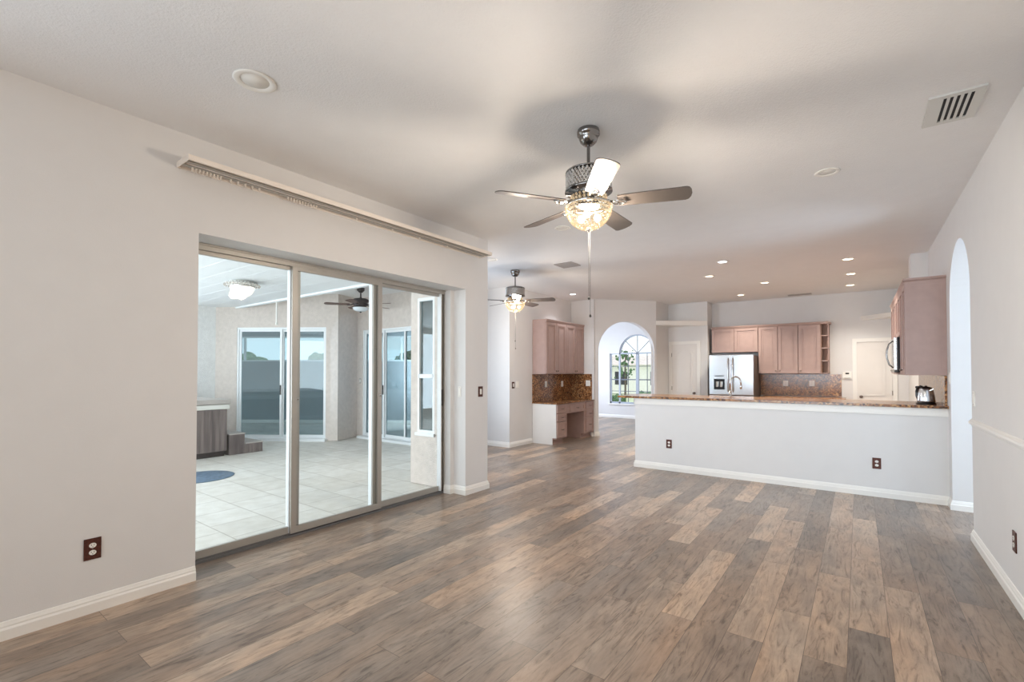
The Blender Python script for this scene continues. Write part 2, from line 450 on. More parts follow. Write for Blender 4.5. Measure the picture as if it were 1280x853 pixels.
# ================================================================== STRUCTURE
XL, XR, YB = -3.675, .767, 6.815
q = MB(); q.box(-3.95, 4.5, -2.3, 14.2, -.1, 0); q.prism([(-4.68, 4.14, -.1), (-3.95, 4.14, -.1), (-3.95, 9.6, -.1), (-6.0, 9.6, -.1), (-6.0, 5.5, -.1)], (0, 0, .1)); q.box(-8.2, -3.95, 9.6, 14.2, -.1, 0)
struct(q.build('floor', 'planks'), 'grey brown wood plank floor')
q = MB(); q.box(-16, -3.95, -5, 12, -.12, -.006)
struct(q.build('floor_lanai', 'tiles'), 'ivory tile floor of the covered patio')
q = MB(); q.box(-14, 4.5, -2.3, 14.2, H, H+.12)
struct(q.build('ceiling', 'ceiling'))
# lanai lower ceiling with its edge beam
q = MB(); q.box(-14, -3.99, -2.3, 4.45, 2.79, 2.86)
for i in range(40):
    y = -2.3 + i*.3
    if y < 4.3: q.box(-14, -3.99, y, y+.006, 2.7885, 2.79)
struct(q.build('ceiling_lanai', 'soffit'), 'white panelled ceiling of the covered patio')
q = MB(); q.box(-14, -3.99, 4.45, 4.53, 2.76, H)
struct(q.build('trim_1', 'soffit'))

# left wall with the sliding door opening and an unseen one added for fill
DY0, DY1, DZ = 1.312, 4.06, 2.392
wall('wall_left', (XL, -2.3), (XL, 4.463), [rect(0, .4), rect(.4, 1.8, 0, .9), rect(.4, 1.8, 2.3, H), [(1.8, 0), (DY0+2.3, 0), (DY0+2.3, DZ), (DY1+2.3, DZ), (DY1+2.3, 0), (4.463+2.3, 0), (4.463+2.3, H), (1.8, H)]], -.275)
# step in the far reveal beside the frame
q = MB(); q.box(-3.95, -3.86, 4.0, 4.06, 0, DZ); struct(q.build('trim_2', 'paint'))
sweep('baseboard_left', [(XL, DY0), (XL, -2.2)][::-1] and [(XL, DY0), (XL, -2.18)])
sweep('baseboard_left_end', [(XL-.02, 4.463), (XL, 4.463), (XL, DY1), (-3.86, DY1), (-3.86, 4.0), (-3.95, 4.0)])
# lanai outside walls
wall('wall_nook_front', (-4.68, 4.12), (-3.95, 4.12), [rect(0, .125), rect(.43, .73), rect(.125, .43, 0, .65), rect(.125, .43, 2.37, H)], -.34, 'stucco')
# nook left walls
wall('wall_nook_corner', (-6.0, 5.5), (-4.68, 4.12), [rect(0, .35), rect(1.55, 1.91), rect(.35, 1.55, 0, .7), rect(.35, 1.55, 2.3, H)], -.1, 'stucco')
wall('wall_nook_left', (-6.0, 7.2), (-6.0, 5.5), rect(0, 1.7), .12)
wall('wall_nook_back', (-6.12, 7.085), (-5.3, 7.085), rect(0, .82), -.12)
wall('wall_desk', (-5.3, 7.205), (-5.3, 9.57), rect(0, 2.365), -.12)
wall('wall_desk_return', (-5.3, 9.45), (-4.72, 9.45), rect(0, .58), -.12)
sweep('baseboard_nook', [(-5.3, 7.84), (-5.3, 7.085), (-5.98, 7.085)])
# diagonal wall with archway
A, B = (-4.74, 9.47), (-3.72, 10.58)
LA = dist(A, B); ca, ra, zs = LA/2+.03, .672, 1.897
arc = [(ca-ra*math.cos(PI*i/28), zs+ra*math.sin(PI*i/28)) for i in range(29)]
wall('wall_arch', A, B, [(0, 0), (ca-ra, 0)] + arc + [(ca+ra, 0), (LA, 0), (LA, H), (0, H)], -.16)
dA = Vector((B[0]-A[0], B[1]-A[1], 0)).normalized()
pa = Vector((A[0], A[1], 0)) + dA*(ca-ra)
nA = Vector((-dA.y, dA.x, 0))
sweep('baseboard_arch', [tuple((pa+nA*.16)[:2]), tuple(pa[:2]), A, (-4.79, 9.45)])
# pantry nook walls
wall('wall_pantry_side', (-3.72, 10.58), (-3.68, 11.45), rect(0, .87), -.12)
wall('wall_pantry', (-3.80, 11.33), (-2.91, 11.33), rect(0, .89), -.12)
wall('wall_fridge_side', (-2.79, 11.33), (-2.79, 11.9), rect(0, .57), -.12)
wall('wall_kitchen_back', (-2.79, 11.77), (XR+.1, 11.77), rect(0, 3.65), -.12)
# right wall with arched opening and an unseen rear doorway added for fill
AY0, AY1, AR = 5.515, 6.63, .5575
ac = (AY0+AY1)/2
arc = [(ac-AR*math.cos(PI*i/28)+2.3, 2.125+AR*math.sin(PI*i/28)) for i in range(29)]
wall('wall_right', (XR, -2.3), (XR, 11.9), [rect(0, .5), rect(.5, 2.0, 2.15, H), [(2.0, 0), (AY0+2.3, 0)] + arc + [(AY1+2.3, 0), (14.2, 0), (14.2, H), (2.0, H)]], .22)
sweep('baseboard_right', [(XR, -.3), (XR, AY0), (XR+.2, AY0)])
sweep('baseboard_right_end', [(XR+.22, AY1), (XR, AY1), (XR, YB)])
CH = [(0, 0), (.006, .002), (.012, .012), (.02, .016), (.024, .028), (.02, .042), (.01, .048), (.006, .056), (0, .058)]
o = sweep('trim_3', [(XR, -.3), (XR, AY0)], CH, z=.973); o['label'] = 'white chair rail along the right wall'
# wall behind the camera; its wide window is added for fill light
wall('wall_rear', (XL-.3, -2.2), (3.72, -2.2), [rect(0, .7), rect(4.2, 7.695), rect(.7, 4.2, 0, .35), rect(.7, 4.2, 2.55, H)], .12)
# hall beyond the right archway
wall('wall_hall_far', (XR+.22, 6.9), (3.6, 6.9), rect(0, 2.62), -.12)
wall('wall_hall_near', (3.6, 4.2), (XR+.22, 4.2), rect(0, 2.62), -.12)
wall('wall_hall_side', (3.6, 7.02), (3.6, -2.2), rect(0, 9.22), -.12)
# half wall of the breakfast bar
q = MB(); q.box(-2.726, XR, YB, YB+.13, 0, 1.031); struct(q.build('wall_bar', 'paint'), 'low wall under the breakfast bar counter')
q = MB(); q.box(-2.738, XR, YB-.014, YB, .945, 1.031, .003); q.box(-2.742, -2.726, YB-.014, YB+.14, .945, 1.031, .003)
struct(q.build('trim_4', 'trim'))
sweep('baseboard_bar', [(XR-.0, YB), (-2.726, YB), (-2.726, YB+.13)][::-1][::-1][::-1] and [(XR, YB), (-2.726, YB), (-2.726, YB+.13)])

# room beyond the archway with its palladian window
YW = 13.69
wall('wall_front_left', (-7.6, 9.6), (-7.6, YW), [rect(0, 1.4), rect(3.2, YW-9.6), rect(1.4, 3.2, 0, .45), rect(1.4, 3.2, 2.35, H)], -.12)  # unseen opening cut for the side fill lamp
wc = -5.41
x0, x1 = -6.30, wc*2+6.30
rw = .57
arc = [(wc-rw*math.cos(PI*i/24)+7.6, 2.0+rw*math.sin(PI*i/24)) for i in range(25)]
wall('wall_front', (-7.6, YW), (-2.8, YW), [rect(0, x0+7.6), rect(x1+7.6, 4.8), rect(x0+7.6, x1+7.6, 0, .45),
     [(x0+7.6, 2.0)] + arc + [(x1+7.6, 2.0), (x1+7.6, H), (x0+7.6, H)]], -.18)
wall('wall_front_right', (-2.9, YW), (-2.9, 11.46), rect(0, YW-11.46), -.1)
wall('wall_front_near', (-5.32, 9.62), (-7.6, 9.62), rect(0, 2.28), -.12)
sweep('baseboard_front', [(-3.0, YW), (-7.6, YW), (-7.6, 9.7)])

# ---- palladian window
w = bpy.data.objects.new('window_1', None); C.objects.link(w); w.location = (wc, YW, 0); struct(w, 'white arched window beyond the archway')
hw = (x1-x0)/2
q = MB(); yf0, yf1 = .03, .08
def bar(q, xa, xb, za, zb, y0=yf0, y1=yf1): q.box(xa, xb, y0, y1, za, zb)
bar(q, -hw, hw, .45, .50); bar(q, -hw, hw, 1.975, 2.02); bar(q, -hw, -hw+.045, .45, 2.0); bar(q, hw-.045, hw, .45, 2.0)
bar(q, -.60, -.55, .45, 2.0); bar(q, .55, .60, .45, 2.0); bar(q, -.045, .045, .45, 2.0)
oa = [(-rw*math.cos(PI*i/24), yf0, 2.0+rw*math.sin(PI*i/24)) for i in range(25)]
ia = [(-(rw-.04)*math.cos(PI*i/24), yf0, 2.0+(rw-.04)*math.sin(PI*i/24)) for i in range(25)]
q.prism(oa + ia[::-1], (0, yf1-yf0, 0))
q.build('window_frame', 'backlit_frame', w)
q = MB()
for a in (45, 90, 135):
    c_, s_ = math.cos(math.radians(a)), math.sin(math.radians(a)); t = .009
    q.prism([(-s_*t, .045, 2.0+c_*t), (s_*t, .045, 2.0-c_*t), (c_*.55+s_*t, .045, 2.0+s_*.55-c_*t), (c_*.55-s_*t, .045, 2.0+s_*.55+c_*t)], (0, .02, 0))
for za in (.83, 1.19, 1.60):
    t = .016 if za == 1.19 else .009
    for (xa, xb) in ((-hw+.04, -.58), (-.56, -.04), (.04, .56), (.58, hw-.04)): bar(q, xa, xb, za-t, za+t, .045, .065)
for xa in (-.30, .30): bar(q, xa-.009, xa+.009, .5, 1.98, .045, .065)
q.build('muntins', 'backlit_muntin', w)
q = MB(); q.box(-hw+.02, hw-.02, .052, .056, .47, 1.99); q.build('pane', 'glass_win', w)
q = MB(); q.prism([(-(rw-.03)*math.cos(PI*i/24), .052, 2.0+(rw-.03)*math.sin(PI*i/24)) for i in range(25)], (0, .004, 0)); q.build('pane', 'glass_win', w)
q = MB(); q.box(-hw-.04, hw+.04, -.045, .03, .41, .45, .006); q.build('window_sill', 'trim', w)

# ---- nook window to the lanai
w = bpy.data.objects.new('window_2', None); C.objects.link(w); w.location = (-4.4025, 4.12, 0); struct(w, 'narrow double hung window beside the sliding door')
q = MB()
q.ring([(-.1525, 0, .65), (.1525, 0, .65), (.1525, 0, 2.37), (-.1525, 0, 2.37)], [(-.12, 0, .69), (.12, 0, .69), (.12, 0, 2.33), (-.12, 0, 2.33)], (0, .06, 0))
q.box(-.13, .13, .0, .05, 1.35, 1.40); q.box(-.17, .17, -.03, .05, .62, .655)
q.build('window_frame', 'aluw', w)
q = MB(); q.box(-.125, .125, .03, .034, .68, 2.34); q.build('pane', 'glass_teal', w)
w = bpy.data.objects.new('window_3', None); C.objects.link(w); w.location = (-5.3856, 4.857, 0); w.rotation_euler = (0, 0, math.atan2(-1.38, 1.32)); struct(w)
q = MB(); q.ring([(-.6, 0.03, .7), (.6, 0.03, .7), (.6, 0.03, 2.3), (-.6, 0.03, 2.3)], [(-.56, 0.03, .74), (.56, 0.03, .74), (.56, 0.03, 2.26), (-.56, 0.03, 2.26)], (0, .05, 0))
q.build('window_frame', 'aluw', w)
q = MB(); q.box(-.57, .57, .05, .054, .73, 2.27); q.build('pane', 'glass_win', w)
# unseen rear window frame, added around the rear fill lamp
w = bpy.data.objects.new('added_rear_window', None); C.objects.link(w); w.location = (-1.525, -2.2, 0); struct(w)
q = MB()
q.ring([(-1.75, -.1, .35), (1.75, -.1, .35), (1.75, -.1, 2.55), (-1.75, -.1, 2.55)], [(-1.69, -.1, .41), (1.69, -.1, .41), (1.69, -.1, 2.49), (-1.69, -.1, 2.49)], (0, .06, 0))
q.box(-.6, -.56, -.1, -.04, .4, 2.5); q.box(.56, .6, -.1, -.04, .4, 2.5)
q.build('window_frame', 'aluw', w)

# unseen left rear window frame, added for its fill lamp
w = bpy.data.objects.new('added_left_window', None); C.objects.link(w); w.location = (XL-.2, -1.2, 0); struct(w)
q = MB(); q.ring([(0, -.7, .9), (0, .7, .9), (0, .7, 2.3), (0, -.7, 2.3)], [(0, -.65, .95), (0, .65, .95), (0, .65, 2.25), (0, -.65, 2.25)], (.06, 0, 0)); q.box(0, .05, -.7, .7, 1.58, 1.62)
q.build('window_frame', 'aluw', w)
# ---- main sliding door
w = bpy.data.objects.new('door_1', None); C.objects.link(w); w.location = (-3.98, 0, 0); struct(w, 'three panel sliding glass door to the patio')
q = MB()
q.box(-.06, .03, DY0-.02, DY1-.03, DZ-.045, DZ+.005)            # head track
q.box(.03, .045, DY0-.02, DY1-.03, DZ-.012, DZ+.005)
q.build('head_track', 'alu', w)
q = MB(); q.box(-.07, .03, DY0-.02, DY1-.05, -.002, .018); q.box(-.005, .005, DY0, DY1-.06, .018, .028); q.box(-.045, -.035, DY0, DY1-.06, .018, .028)
q.build('floor_track', 'dark_alu', w)
q = MB()
for k, x in enumerate((-.07, -.04, -.01, .018)): q.box(x, x+.012, DY1-.07, DY1-.0, .0, DZ-.04)
q.box(-.08, .03, DY1-.03, DY1-.0, 0, DZ)
q.build('side_jamb', 'alu', w)
edges = [(DY0-.02, 2.225, -.02), (2.135, 3.09, .012), (2.995, 4.0, -.02)]
for k, (ya, yb, x) in enumerate(edges):
    p = MB(); st = .05
    a = [(x-.014, ya, .028), (x-.014, yb, .028), (x-.014, yb, DZ-.04), (x-.014, ya, DZ-.04)]
    b = [(x-.014, ya+(st if k else .02), .085), (x-.014, yb-st, .085), (x-.014, yb-st, DZ-.075), (x-.014, ya+(st if k else .02), DZ-.075)]
    p.ring(a, b, (.028, 0, 0))
    f = p.build('door_panel', 'alu', w)
    g = MB(); g.box(x-.003, x+.003, ya+.03, yb-.03, .07, DZ-.06); g.build('pane', 'glass', f)
# white strips paint the daylight on the panel edges; latches
q = MB(); q.box(-.05, .0, 2.13, 2.15, .03, DZ-.045); q.box(-.05, .0, 2.985, 3.005, .03, DZ-.045); q.box(-.03, .03, 3.935, 3.945, .03, DZ-.045)
q.build('lit_edge_strip', 'aluw', w)
for y, x in ((2.2, .0), (3.07, .03)):
    q = MB(); q.lathe([(0, -.006), (.013, -.006), (.013, .004), (.006, .012), (0, .012)], 12, (x, y, 1.19), axis='x'); q.build('latch', 'chrome', w)
q = MB(); q.box(.012, .03, 3.945, 3.965, 1.03, 1.22, .004); q.build('door_handle', 'dark', w)

# ---- lanai far walls
Aw = Vector((-8.70, 5.68, 0)); dw = Vector((-math.cos(math.radians(34)), -math.sin(math.radians(34)), 0))
def onW(s): return tuple((Aw + dw*s)[:2])
Bw = onW(2.62)
D1a, D1b, D1z = .255, 2.16, 2.36
wall('wall_lanai_far', onW(2.62), onW(0), [(0, 0), (2.62-D1b, 0), (2.62-D1b, D1z), (2.62-D1a, D1z), (2.62-D1a, 0), (2.62, 0), (2.62, H), (0, H)], -.12, 'stucco')
wall('wall_lanai_left', (Bw[0], 2.5), Bw, rect(0, Bw[1]-2.5), -.12, 'stucco_daylit')
W2 = 6.3
wall('wall_lanai_return', (-8.70, 5.68), (-8.97, 6.42), rect(0, .75), -.12, 'stucco')
wall('wall_lanai_back', (-8.97, W2), (-6.0, W2), [rect(0, .25), rect(2.27, 2.97), rect(.25, 2.27, 2.34, H)], -.12, 'stucco')

def patio_slider(name, origin, ang, width, height, label, n=2, flip=1):
    w = bpy.data.objects.new(name, None); C.objects.link(w); w.location = origin; w.rotation_euler = (0, 0, ang); struct(w, label)
    q = MB(); q.ring([(0, .01, 0), (width, .01, 0), (width, .01, height), (0, .01, height)],
                     [(.035, .01, .05), (width-.035, .01, .05), (width-.035, .01, height-.04), (.035, .01, height-.04)], (0, .1, 0))
    q.box(-.04, width+.04, -.12, .01, -.005, .045)
    q.build('door_frame', 'aluw', w)
    pw = (width-.07)/n
    for k in range(n):
        xa = .035+k*pw-(.02 if k else 0); xb = .035+(k+1)*pw; y = .035 if k % 2 == 0 else .07
        p = MB(); p.ring([(xa, y, .05), (xb, y, .05), (xb, y, height-.04), (xa, y, height-.04)],
                         [(xa+.045, y, .11), (xb-.045, y, .11), (xb-.045, y, height-.085), (xa+.045, y, height-.085)], (0, .025, 0))
        f = p.build('door_panel', 'aluw', w)
        g = MB(); g.box(xa+.03, xb-.03, y+.01, y+.015, .09, height-.07); g.build('pane', 'glass_teal', f)
    q = MB(); q.box(pw-.0, pw+.02, .015, .035, .95, 1.15, .003); q.build('door_handle', 'dark', w)
    return w
o1 = onW(D1b); patio_slider('door_2', (o1[0], o1[1], 0), math.radians(34), D1b-D1a, D1z, 'two panel sliding glass door in the far patio wall')
patio_slider('door_3', (-8.72, W2, 0), 0, 2.02, 2.34, 'three panel sliding glass door at the right of the patio', 3)

# rooms behind the patio doors
nW = Vector((dw.y, -dw.x, 0))   # pointing away from the camera side
nW = -nW if nW.dot(Vector((-.6, .8, 0))) < 0 else nW
def offW(s, d): v = Aw + dw*s + nW*d; return (v.x, v.y)
e0, e1 = offW(6.0, 3.2), offW(-2.6, 3.2)
wall('wall_den_back', e0, e1, [rect(0, 8.6, 0, 1.72), rect(0, .5, 1.72, 2.42), rect(7.9, 8.6, 1.72, 2.42), rect(0, 8.6, 2.42, H)], -.1, 'room_grey')
wall('wall_den_left', offW(6.0, .2), e0, rect(0, 3.0), -.1, 'room_grey')
w = bpy.data.objects.new('window_5', None); C.objects.link(w); w.location = (e0[0], e0[1], 0); w.rotation_euler = (0, 0, math.radians(34)); struct(w)
q = MB()
for s_ in (.5, 1.95, 3.4, 4.9, 6.4, 7.85): q.box(s_, s_+.05, .02, .08, 1.72, 2.42)
q.box(.5, 7.9, .02, .08, 1.72, 1.76); q.box(.5, 7.9, .02, .08, 2.38, 2.42); q.build('window_frame', 'aluw', w)
q = MB(); q.box(.5, 7.9, .045, .05, 1.74, 2.4); q.build('pane', 'glass_win', w)
sweep('baseboard_den', [e1, e0])
wall('wall_bedroom_back', (-9.6, 9.3), (-5.43, 9.3), [rect(0, 1.5), rect(3.2, 4.17), rect(1.5, 3.2, 0, .95), rect(1.5, 3.2, 2.2, H)], -.1, 'room_grey')
wall('wall_bedroom_right', (-6.0, 6.42), (-6.0, 9.3), rect(0, 2.9), -.1, 'room_grey')
w = bpy.data.objects.new('window_6', None); C.objects.link(w); w.location = (-8.1, 9.3, 0); struct(w)
q = MB(); q.ring([(0, .02, .95), (1.7, .02, .95), (1.7, .02, 2.2), (0, .02, 2.2)], [(.05, .02, 1.0), (1.65, .02, 1.0), (1.65, .02, 2.15), (.05, .02, 2.15)], (0, .06, 0)); q.box(.83, .87, .02, .08, .95, 2.2)
q.build('window_frame', 'aluw', w)
q = MB(); q.box(.03, 1.67, .045, .05, .97, 2.18); q.build('pane', 'glass_win', w)

# ---- hinged doors with arched raised panels
def panel_door(name, loc, rotz, width, height, label, knob_left, case_r=True):
    """local x along the wall, front faces -y"""
    w = bpy.data.objects.new(name, None); C.objects.link(w); w.location = loc; w.rotation_euler = (0, 0, rotz); struct(w, label)
    cw = .07
    q = MB(); q.prism([(-cw, 0, 0), (0, 0, 0), (0, 0, height), (width, 0, height), (width, 0, 0), (width+cw, 0, 0), (width+cw, 0, height+cw), (-cw, 0, height+cw)], (0, -.022, 0))
    q.build('door_casing', 'trim', w)
    q = MB(); q.box(.004, width-.004, -.008, 0, .01, height-.004)
    def outline(i, z0, z1, rise):
        a, b = .11+i, width-.11-i
        pts = [(a, z0+i), (b, z0+i)]
        if rise:
            for k in range(13):
                t = k/12; pts.append((b+(a-b)*t, z1-i-rise+rise*math.sin(PI*t)**.8 if 0 < k < 12 else z1-i-rise))
        else: pts += [(b, z1-i), (a, z1-i)]
        return [(x, -.008, z) for x, z in pts]
    for z0, z1, rise in ((.22, .78, 0), (.95, height-.12, .11)):
        q.ring(outline(0, z0, z1, rise), outline(.02, z0, z1, rise), (0, -.012, 0))
        q.prism(outline(.055, z0, z1, rise), (0, -.010, 0))
    q.build('door_leaf', 'door', w)
    kx = .065 if knob_left else width-.065
    q = MB(); q.lathe([(0, 0), (.028, 0), (.028, -.006), (.011, -.012), (.011, -.035), (.026, -.045), (.03, -.06), (.022, -.072), (0, -.075)], 16, (kx, -.008, .93), axis='y')
    q.build('door_knob', 'knob', w)
    hx = width-.004 if knob_left else .0
    for hz in (.25, height/2, height-.25):
        q = MB(); q.tube([(hx, -.026, hz-.045), (hx, -.026, hz+.045)], .006, 8); q.build('hinge', 'knob', w)
    return w
panel_door('door_4', (-3.60, 11.33, 0), 0, .58, 2.08, 'white panelled pantry door left of the refrigerator', False)
panel_door('door_5', (-.03, 11.77, 0), 0, .56, 2.03, 'white panelled door on the kitchen back wall', True)

# ---- plant ledges
q = MB(); P0 = Vector((-3.725, 10.575, 0)); P1 = Vector((-2.79, 11.325, 0))
q.prism([(P0.x, P0.y, 2.50), (P1.x, P1.y, 2.50), (-2.79, 11.33, 2.50), (-3.68, 11.33, 2.50)], (0, 0, .10)); struct(q.build('trim_5', 'trim'), 'white plant ledge above the pantry door')
q = MB(); q.prism([(.04, 11.77, 2.47), (XR, 11.02, 2.47), (XR, 11.77, 2.47)], (0, 0, .08)); struct(q.build('trim_6', 'trim'), 'white plant ledge in the right kitchen corner')
q = MB(); q.box(.588, XR, 8.42, 8.75, 2.475, H); struct(q.build('trim_7', 'paint'), 'boxed white duct above the right cabinets')

# ================================================================== COUNTERS, CABINETS
q = MB()
q.prism([(-2.985, YB-.045, 1.033), (XR+.0, YB-.045, 1.033), (XR, 7.62, 1.033), (-2.90, 7.62, 1.033), (-2.985, 7.5, 1.033)], (0, 0, .03))
tag(q.build('bar_countertop', 'granite'), 'long brown speckled granite countertop on the breakfast bar', 'countertop')
q = MB(); q.box(-.575, XR-.02, .0, .0001, 0, .001); q.bm.free()
q = MB(); q.box(XR-.022, XR-.001, 6.86, 9.6, 1.0635, 1.385)
tag(q.build('granite_splashback', 'granite'), 'granite splashback seen edge-on at the right end of the bar', 'splashback')
q = MB(); q.box(-1.765, -.285, 11.748, 11.768, .915, 1.378)
tag(q.build('granite_splashback', 'granite'), 'brown granite splashback behind the kitchen counter beside the refrigerator', 'splashback')
t = thing('kitchen_counter_unit', 'low cabinets with granite counter along the kitchen back wall', 'cabinet', (-1.68, 11.13, 0))
q = MB(); q.box(0, 1.47, -.03, .615, .875, .905, .004); q.build('countertop', 'granite', t)
q = MB(); q.box(0, 1.44, .02, .61, .09, .875); q.box(0, 1.44, .08, .61, 0, .09); q.build('body', 'cab', t)
for k in range(3):
    q = MB(); q.box(.02+k*.475, .475+k*.475, 0, .02, .70, .86, .003); d = q.build('drawer', 'cab', t)
    q = MB(); q.box(.02+k*.475, .475+k*.475, 0, .02, .11, .69, .003); d = q.build('door', 'cab', t)
# lower cabinets behind the bar, carrying its counter
t = thing('bar_base_cabinets', 'base cabinets behind the half wall under the bar counter', 'cabinet', (-2.72, 6.95, 0))
q = MB(); q.box(0, 3.48, 0, .62, .09, 1.031); q.box(0, 3.48, 0, .55, 0, .09); q.build('body', 'cab', t)
for k in range(6):
    q = MB(); q.box(.02+k*.575, .56+k*.575, .62, .64, .12, 1.0, .003); q.build('door', 'cab', t)

def shaker(parent, x0, x1, z0, z1, knob=None, name='door', m='cab'):
    """raised frame door, front at y=0 down to y=-.02"""
    q = MB(); fr = .055 if (x1-x0) > .3 and (z1-z0) > .3 else .03
    q.box(x0, x1, -.010, 0, z0, z1)
    O = [(x0, -.010, z0), (x1, -.010, z0), (x1, -.010, z1), (x0, -.010, z1)]
    I = [(x0+fr, -.010, z0+fr), (x1-fr, -.010, z0+fr), (x1-fr, -.010, z1-fr), (x0+fr, -.010, z1-fr)]
    q.ring(O, I, (0, -.013, 0))
    if fr > .04:
        g = fr+.03
        q.ring([(x0+g, -.01, z0+g), (x1-g, -.01, z0+g), (x1-g, -.01, z1-g), (x0+g, -.01, z1-g)],
               [(x0+g+.008, -.01, z0+g+.008), (x1-g-.008, -.01, z0+g+.008), (x1-g-.008, -.01, z1-g-.008), (x0+g+.008, -.01, z1-g-.008)], (0, -.005, 0))
    d = q.build(name, m, parent)
    if knob:
        kx, kz, kind = knob
        k = MB()
        if kind == 'knob': k.lathe([(0, -.02), (.006, -.02), (.006, -.032), (.013, -.036), (.015, -.044), (.009, -.05), (0, -.051)], 14, (kx, 0, kz), axis='y')
        else: k.tube([(kx-.045, -.02, kz), (kx-.04, -.04, kz), (kx-.02, -.048, kz-.004), (kx+.02, -.048, kz-.004), (kx+.04, -.04, kz), (kx+.045, -.02, kz)], [.004, .005, .008, .008, .005, .004], 8)
        k.build('knob' if kind == 'knob' else 'handle', 'knob', d)
    return d
def upper_cab(label, loc, rotz, w, d, h, doors, group=None, crown=True, crown_ends=(0, 0), knobs=None, m='cab'):
    t = thing('wall_cabinet', label, 'cabinet', loc, rotz, group)
    q = MB(); q.box(0, w, 0, d, 0, h); q.build('body', m, t)
    dw_ = w/doors
    for k in range(doors):
        a, b = k*dw_+.008, (k+1)*dw_-.008
        kn = None
        if knobs: kn = ((b-.03) if knobs[k] == 'r' else (a+.03), .06, 'knob')
        shaker(t, a, b, .012, h-.035, kn)
    if crown:
        q = MB(); q.prism([(0, 0, h-.03), (0, -.018, h-.03), (0, -.034, h+.008), (0, -.034, h+.022), (0, d, h+.022), (0, d, h), (0, 0, h)], (w, 0, 0))
        q.build('crown_moulding', m, t)
    return t
# back wall
upper_cab('short two-door wall cabinet directly above the refrigerator', (-2.722, 11.44, 1.862), 0, .96, .328, .57, 2)
upper_cab('tall two-door wall cabinet right of the refrigerator top', (-1.76, 11.44, 1.39), 0, .745, .328, 1.042, 2, knobs='rl')
upper_cab('tall single-door wall cabinet beside the open end shelves', (-1.013, 11.44, 1.39), 0, .39, .328, 1.042, 1, knobs='l')
t = thing('open_end_shelf', 'narrow open shelf unit ending the back wall cabinets', 'shelf', (-.621, 11.44, 1.39))
q = MB(); q.box(0, .012, 0, .325, 0, 1.04); q.box(.012, .14, .30, .325, 0, 1.04); q.build('body', 'cab_in', t)
q = MB(); q.prism([(0, -.034, 1.02), (.10, -.034, 1.02), (.165, .03, 1.02), (.165, .325, 1.02), (0, .325, 1.02)], (0, 0, .04)); q.build('top', 'cab', t)
q = MB(); q.box(.122, .14, 0, .02, 0, 1.02); q.build('post', 'cab', t)
for z in (.0, .255, .515, .77):
    q = MB(); q.box(.012, .14, 0, .30, z, z+.018); q.build('shelf_board', 'cab', t)
# right wall (fronts face -x)
def right_cab(label, yfar, w, h0, h1, doors, knobs=None, **k):
    return upper_cab(label, (.44, yfar, h0), -PI/2, w, XR-.44-.002, h1-h0, doors, knobs=knobs, **k)
e = right_cab('tall wall cabinet nearest the bar with a wide mauve end panel', 7.6, .76, 1.39, 2.447, 2, 'rl')
q = MB(); q.box(.7605, .7655, -.02, .325, 0, 1.057)
q.ring([(.7655, -.02, 0), (.7655, .325, 0), (.7655, .325, 1.057), (.7655, -.02, 1.057)], [(.7655, .02, .04), (.7655, .285, .04), (.7655, .285, 1.0), (.7655, .02, 1.0)], (.004, 0, 0))
q.build('end_panel', 'cab', e)
q = MB(); q.prism([(.76, -.034, 1.04), (.795, -.034, 1.06), (.795, -.034, 1.08), (.76, -.034, 1.08)], (0, .359, 0)); q.build('crown_moulding', 'cab', e)
right_cab('short wall cabinet right above the microwave', 8.362, .76, 1.875, 2.447, 2)
right_cab('wall cabinet on the right wall behind the microwave, farthest', 9.5, 1.135, 1.39, 2.447, 3, 'rlr')

# microwave
t = thing('microwave', 'stainless over-range microwave mounted between the right wall cabinets', 'microwave', (.36, 8.36, 1.42), -PI/2)
q = MB(); q.box(0, .755, .03, .404, 0, .445, .004); q.build('body', 'glass_dark', t)
q = MB(); q.box(0, .58, 0, .03, .03, .445, .006); d = q.build('door', 'steel', t)
q = MB(); q.box(.06, .48, -.003, 0, .09, .37); q.build('window', 'glass_dark', d)
q = MB(); q.tube([(.53, 0, .06), (.53, -.04, .10), (.53, -.062, .18), (.53, -.066, .235), (.53, -.062, .29), (.53, -.04, .37), (.53, 0, .41)], .010, 10); q.build('handle', 'dchrome', d)
q = MB(); q.box(.585, .755, 0, .03, .03, .445, .006); q.build('control_panel', 'steel', t)
q = MB(); q.box(0, .755, .0, .05, 0, .028, .004); q.build('vent_grille', 'black', t)

# desk unit, fronts face +x
cd = upper_cab('mauve four-door wall cabinet above the built-in desk', (-4.99, 7.86, 1.385), PI/2, 1.59, .308, 1.075, 4, knobs='rlrl')
q = MB(); q.box(-.004, 0, 0, .306, 0, 1.075); q.build('end_panel', 'cab', cd)
t = thing('built_in_desk', 'built-in desk with mauve drawers and white side panel', 'desk', (-4.74, 7.85, 0), PI/2)
q = MB(); q.box(-.015, 1.6, -.022, .555, .792, .815, .004); q.build('desktop', 'granite', t)
q = MB(); q.prism([(-.0, 0, .135), (0, .085, .135), (0, .085, 0), (0, .555, 0), (0, .555, .79), (0, 0, .79)], (.012, 0, 0)); q.build('side_panel', 'cream_panel', t)
q = MB(); q.box(.013, .40, .0, .55, .11, .785); q.box(.013, .40, .085, .55, 0, .11); q.box(.40, 1.15, .0, .50, .59, .785); q.build('body', 'cab', t)
q = MB(); q.box(1.15, 1.597, .0, .55, .11, .785); q.box(1.15, 1.597, .085, .55, 0, .11); q.build('body', 'cab', t)
q = MB(); q.box(.40, 1.15, .50, .515, 0, .59); q.build('knee_panel', 'cream_panel', t)
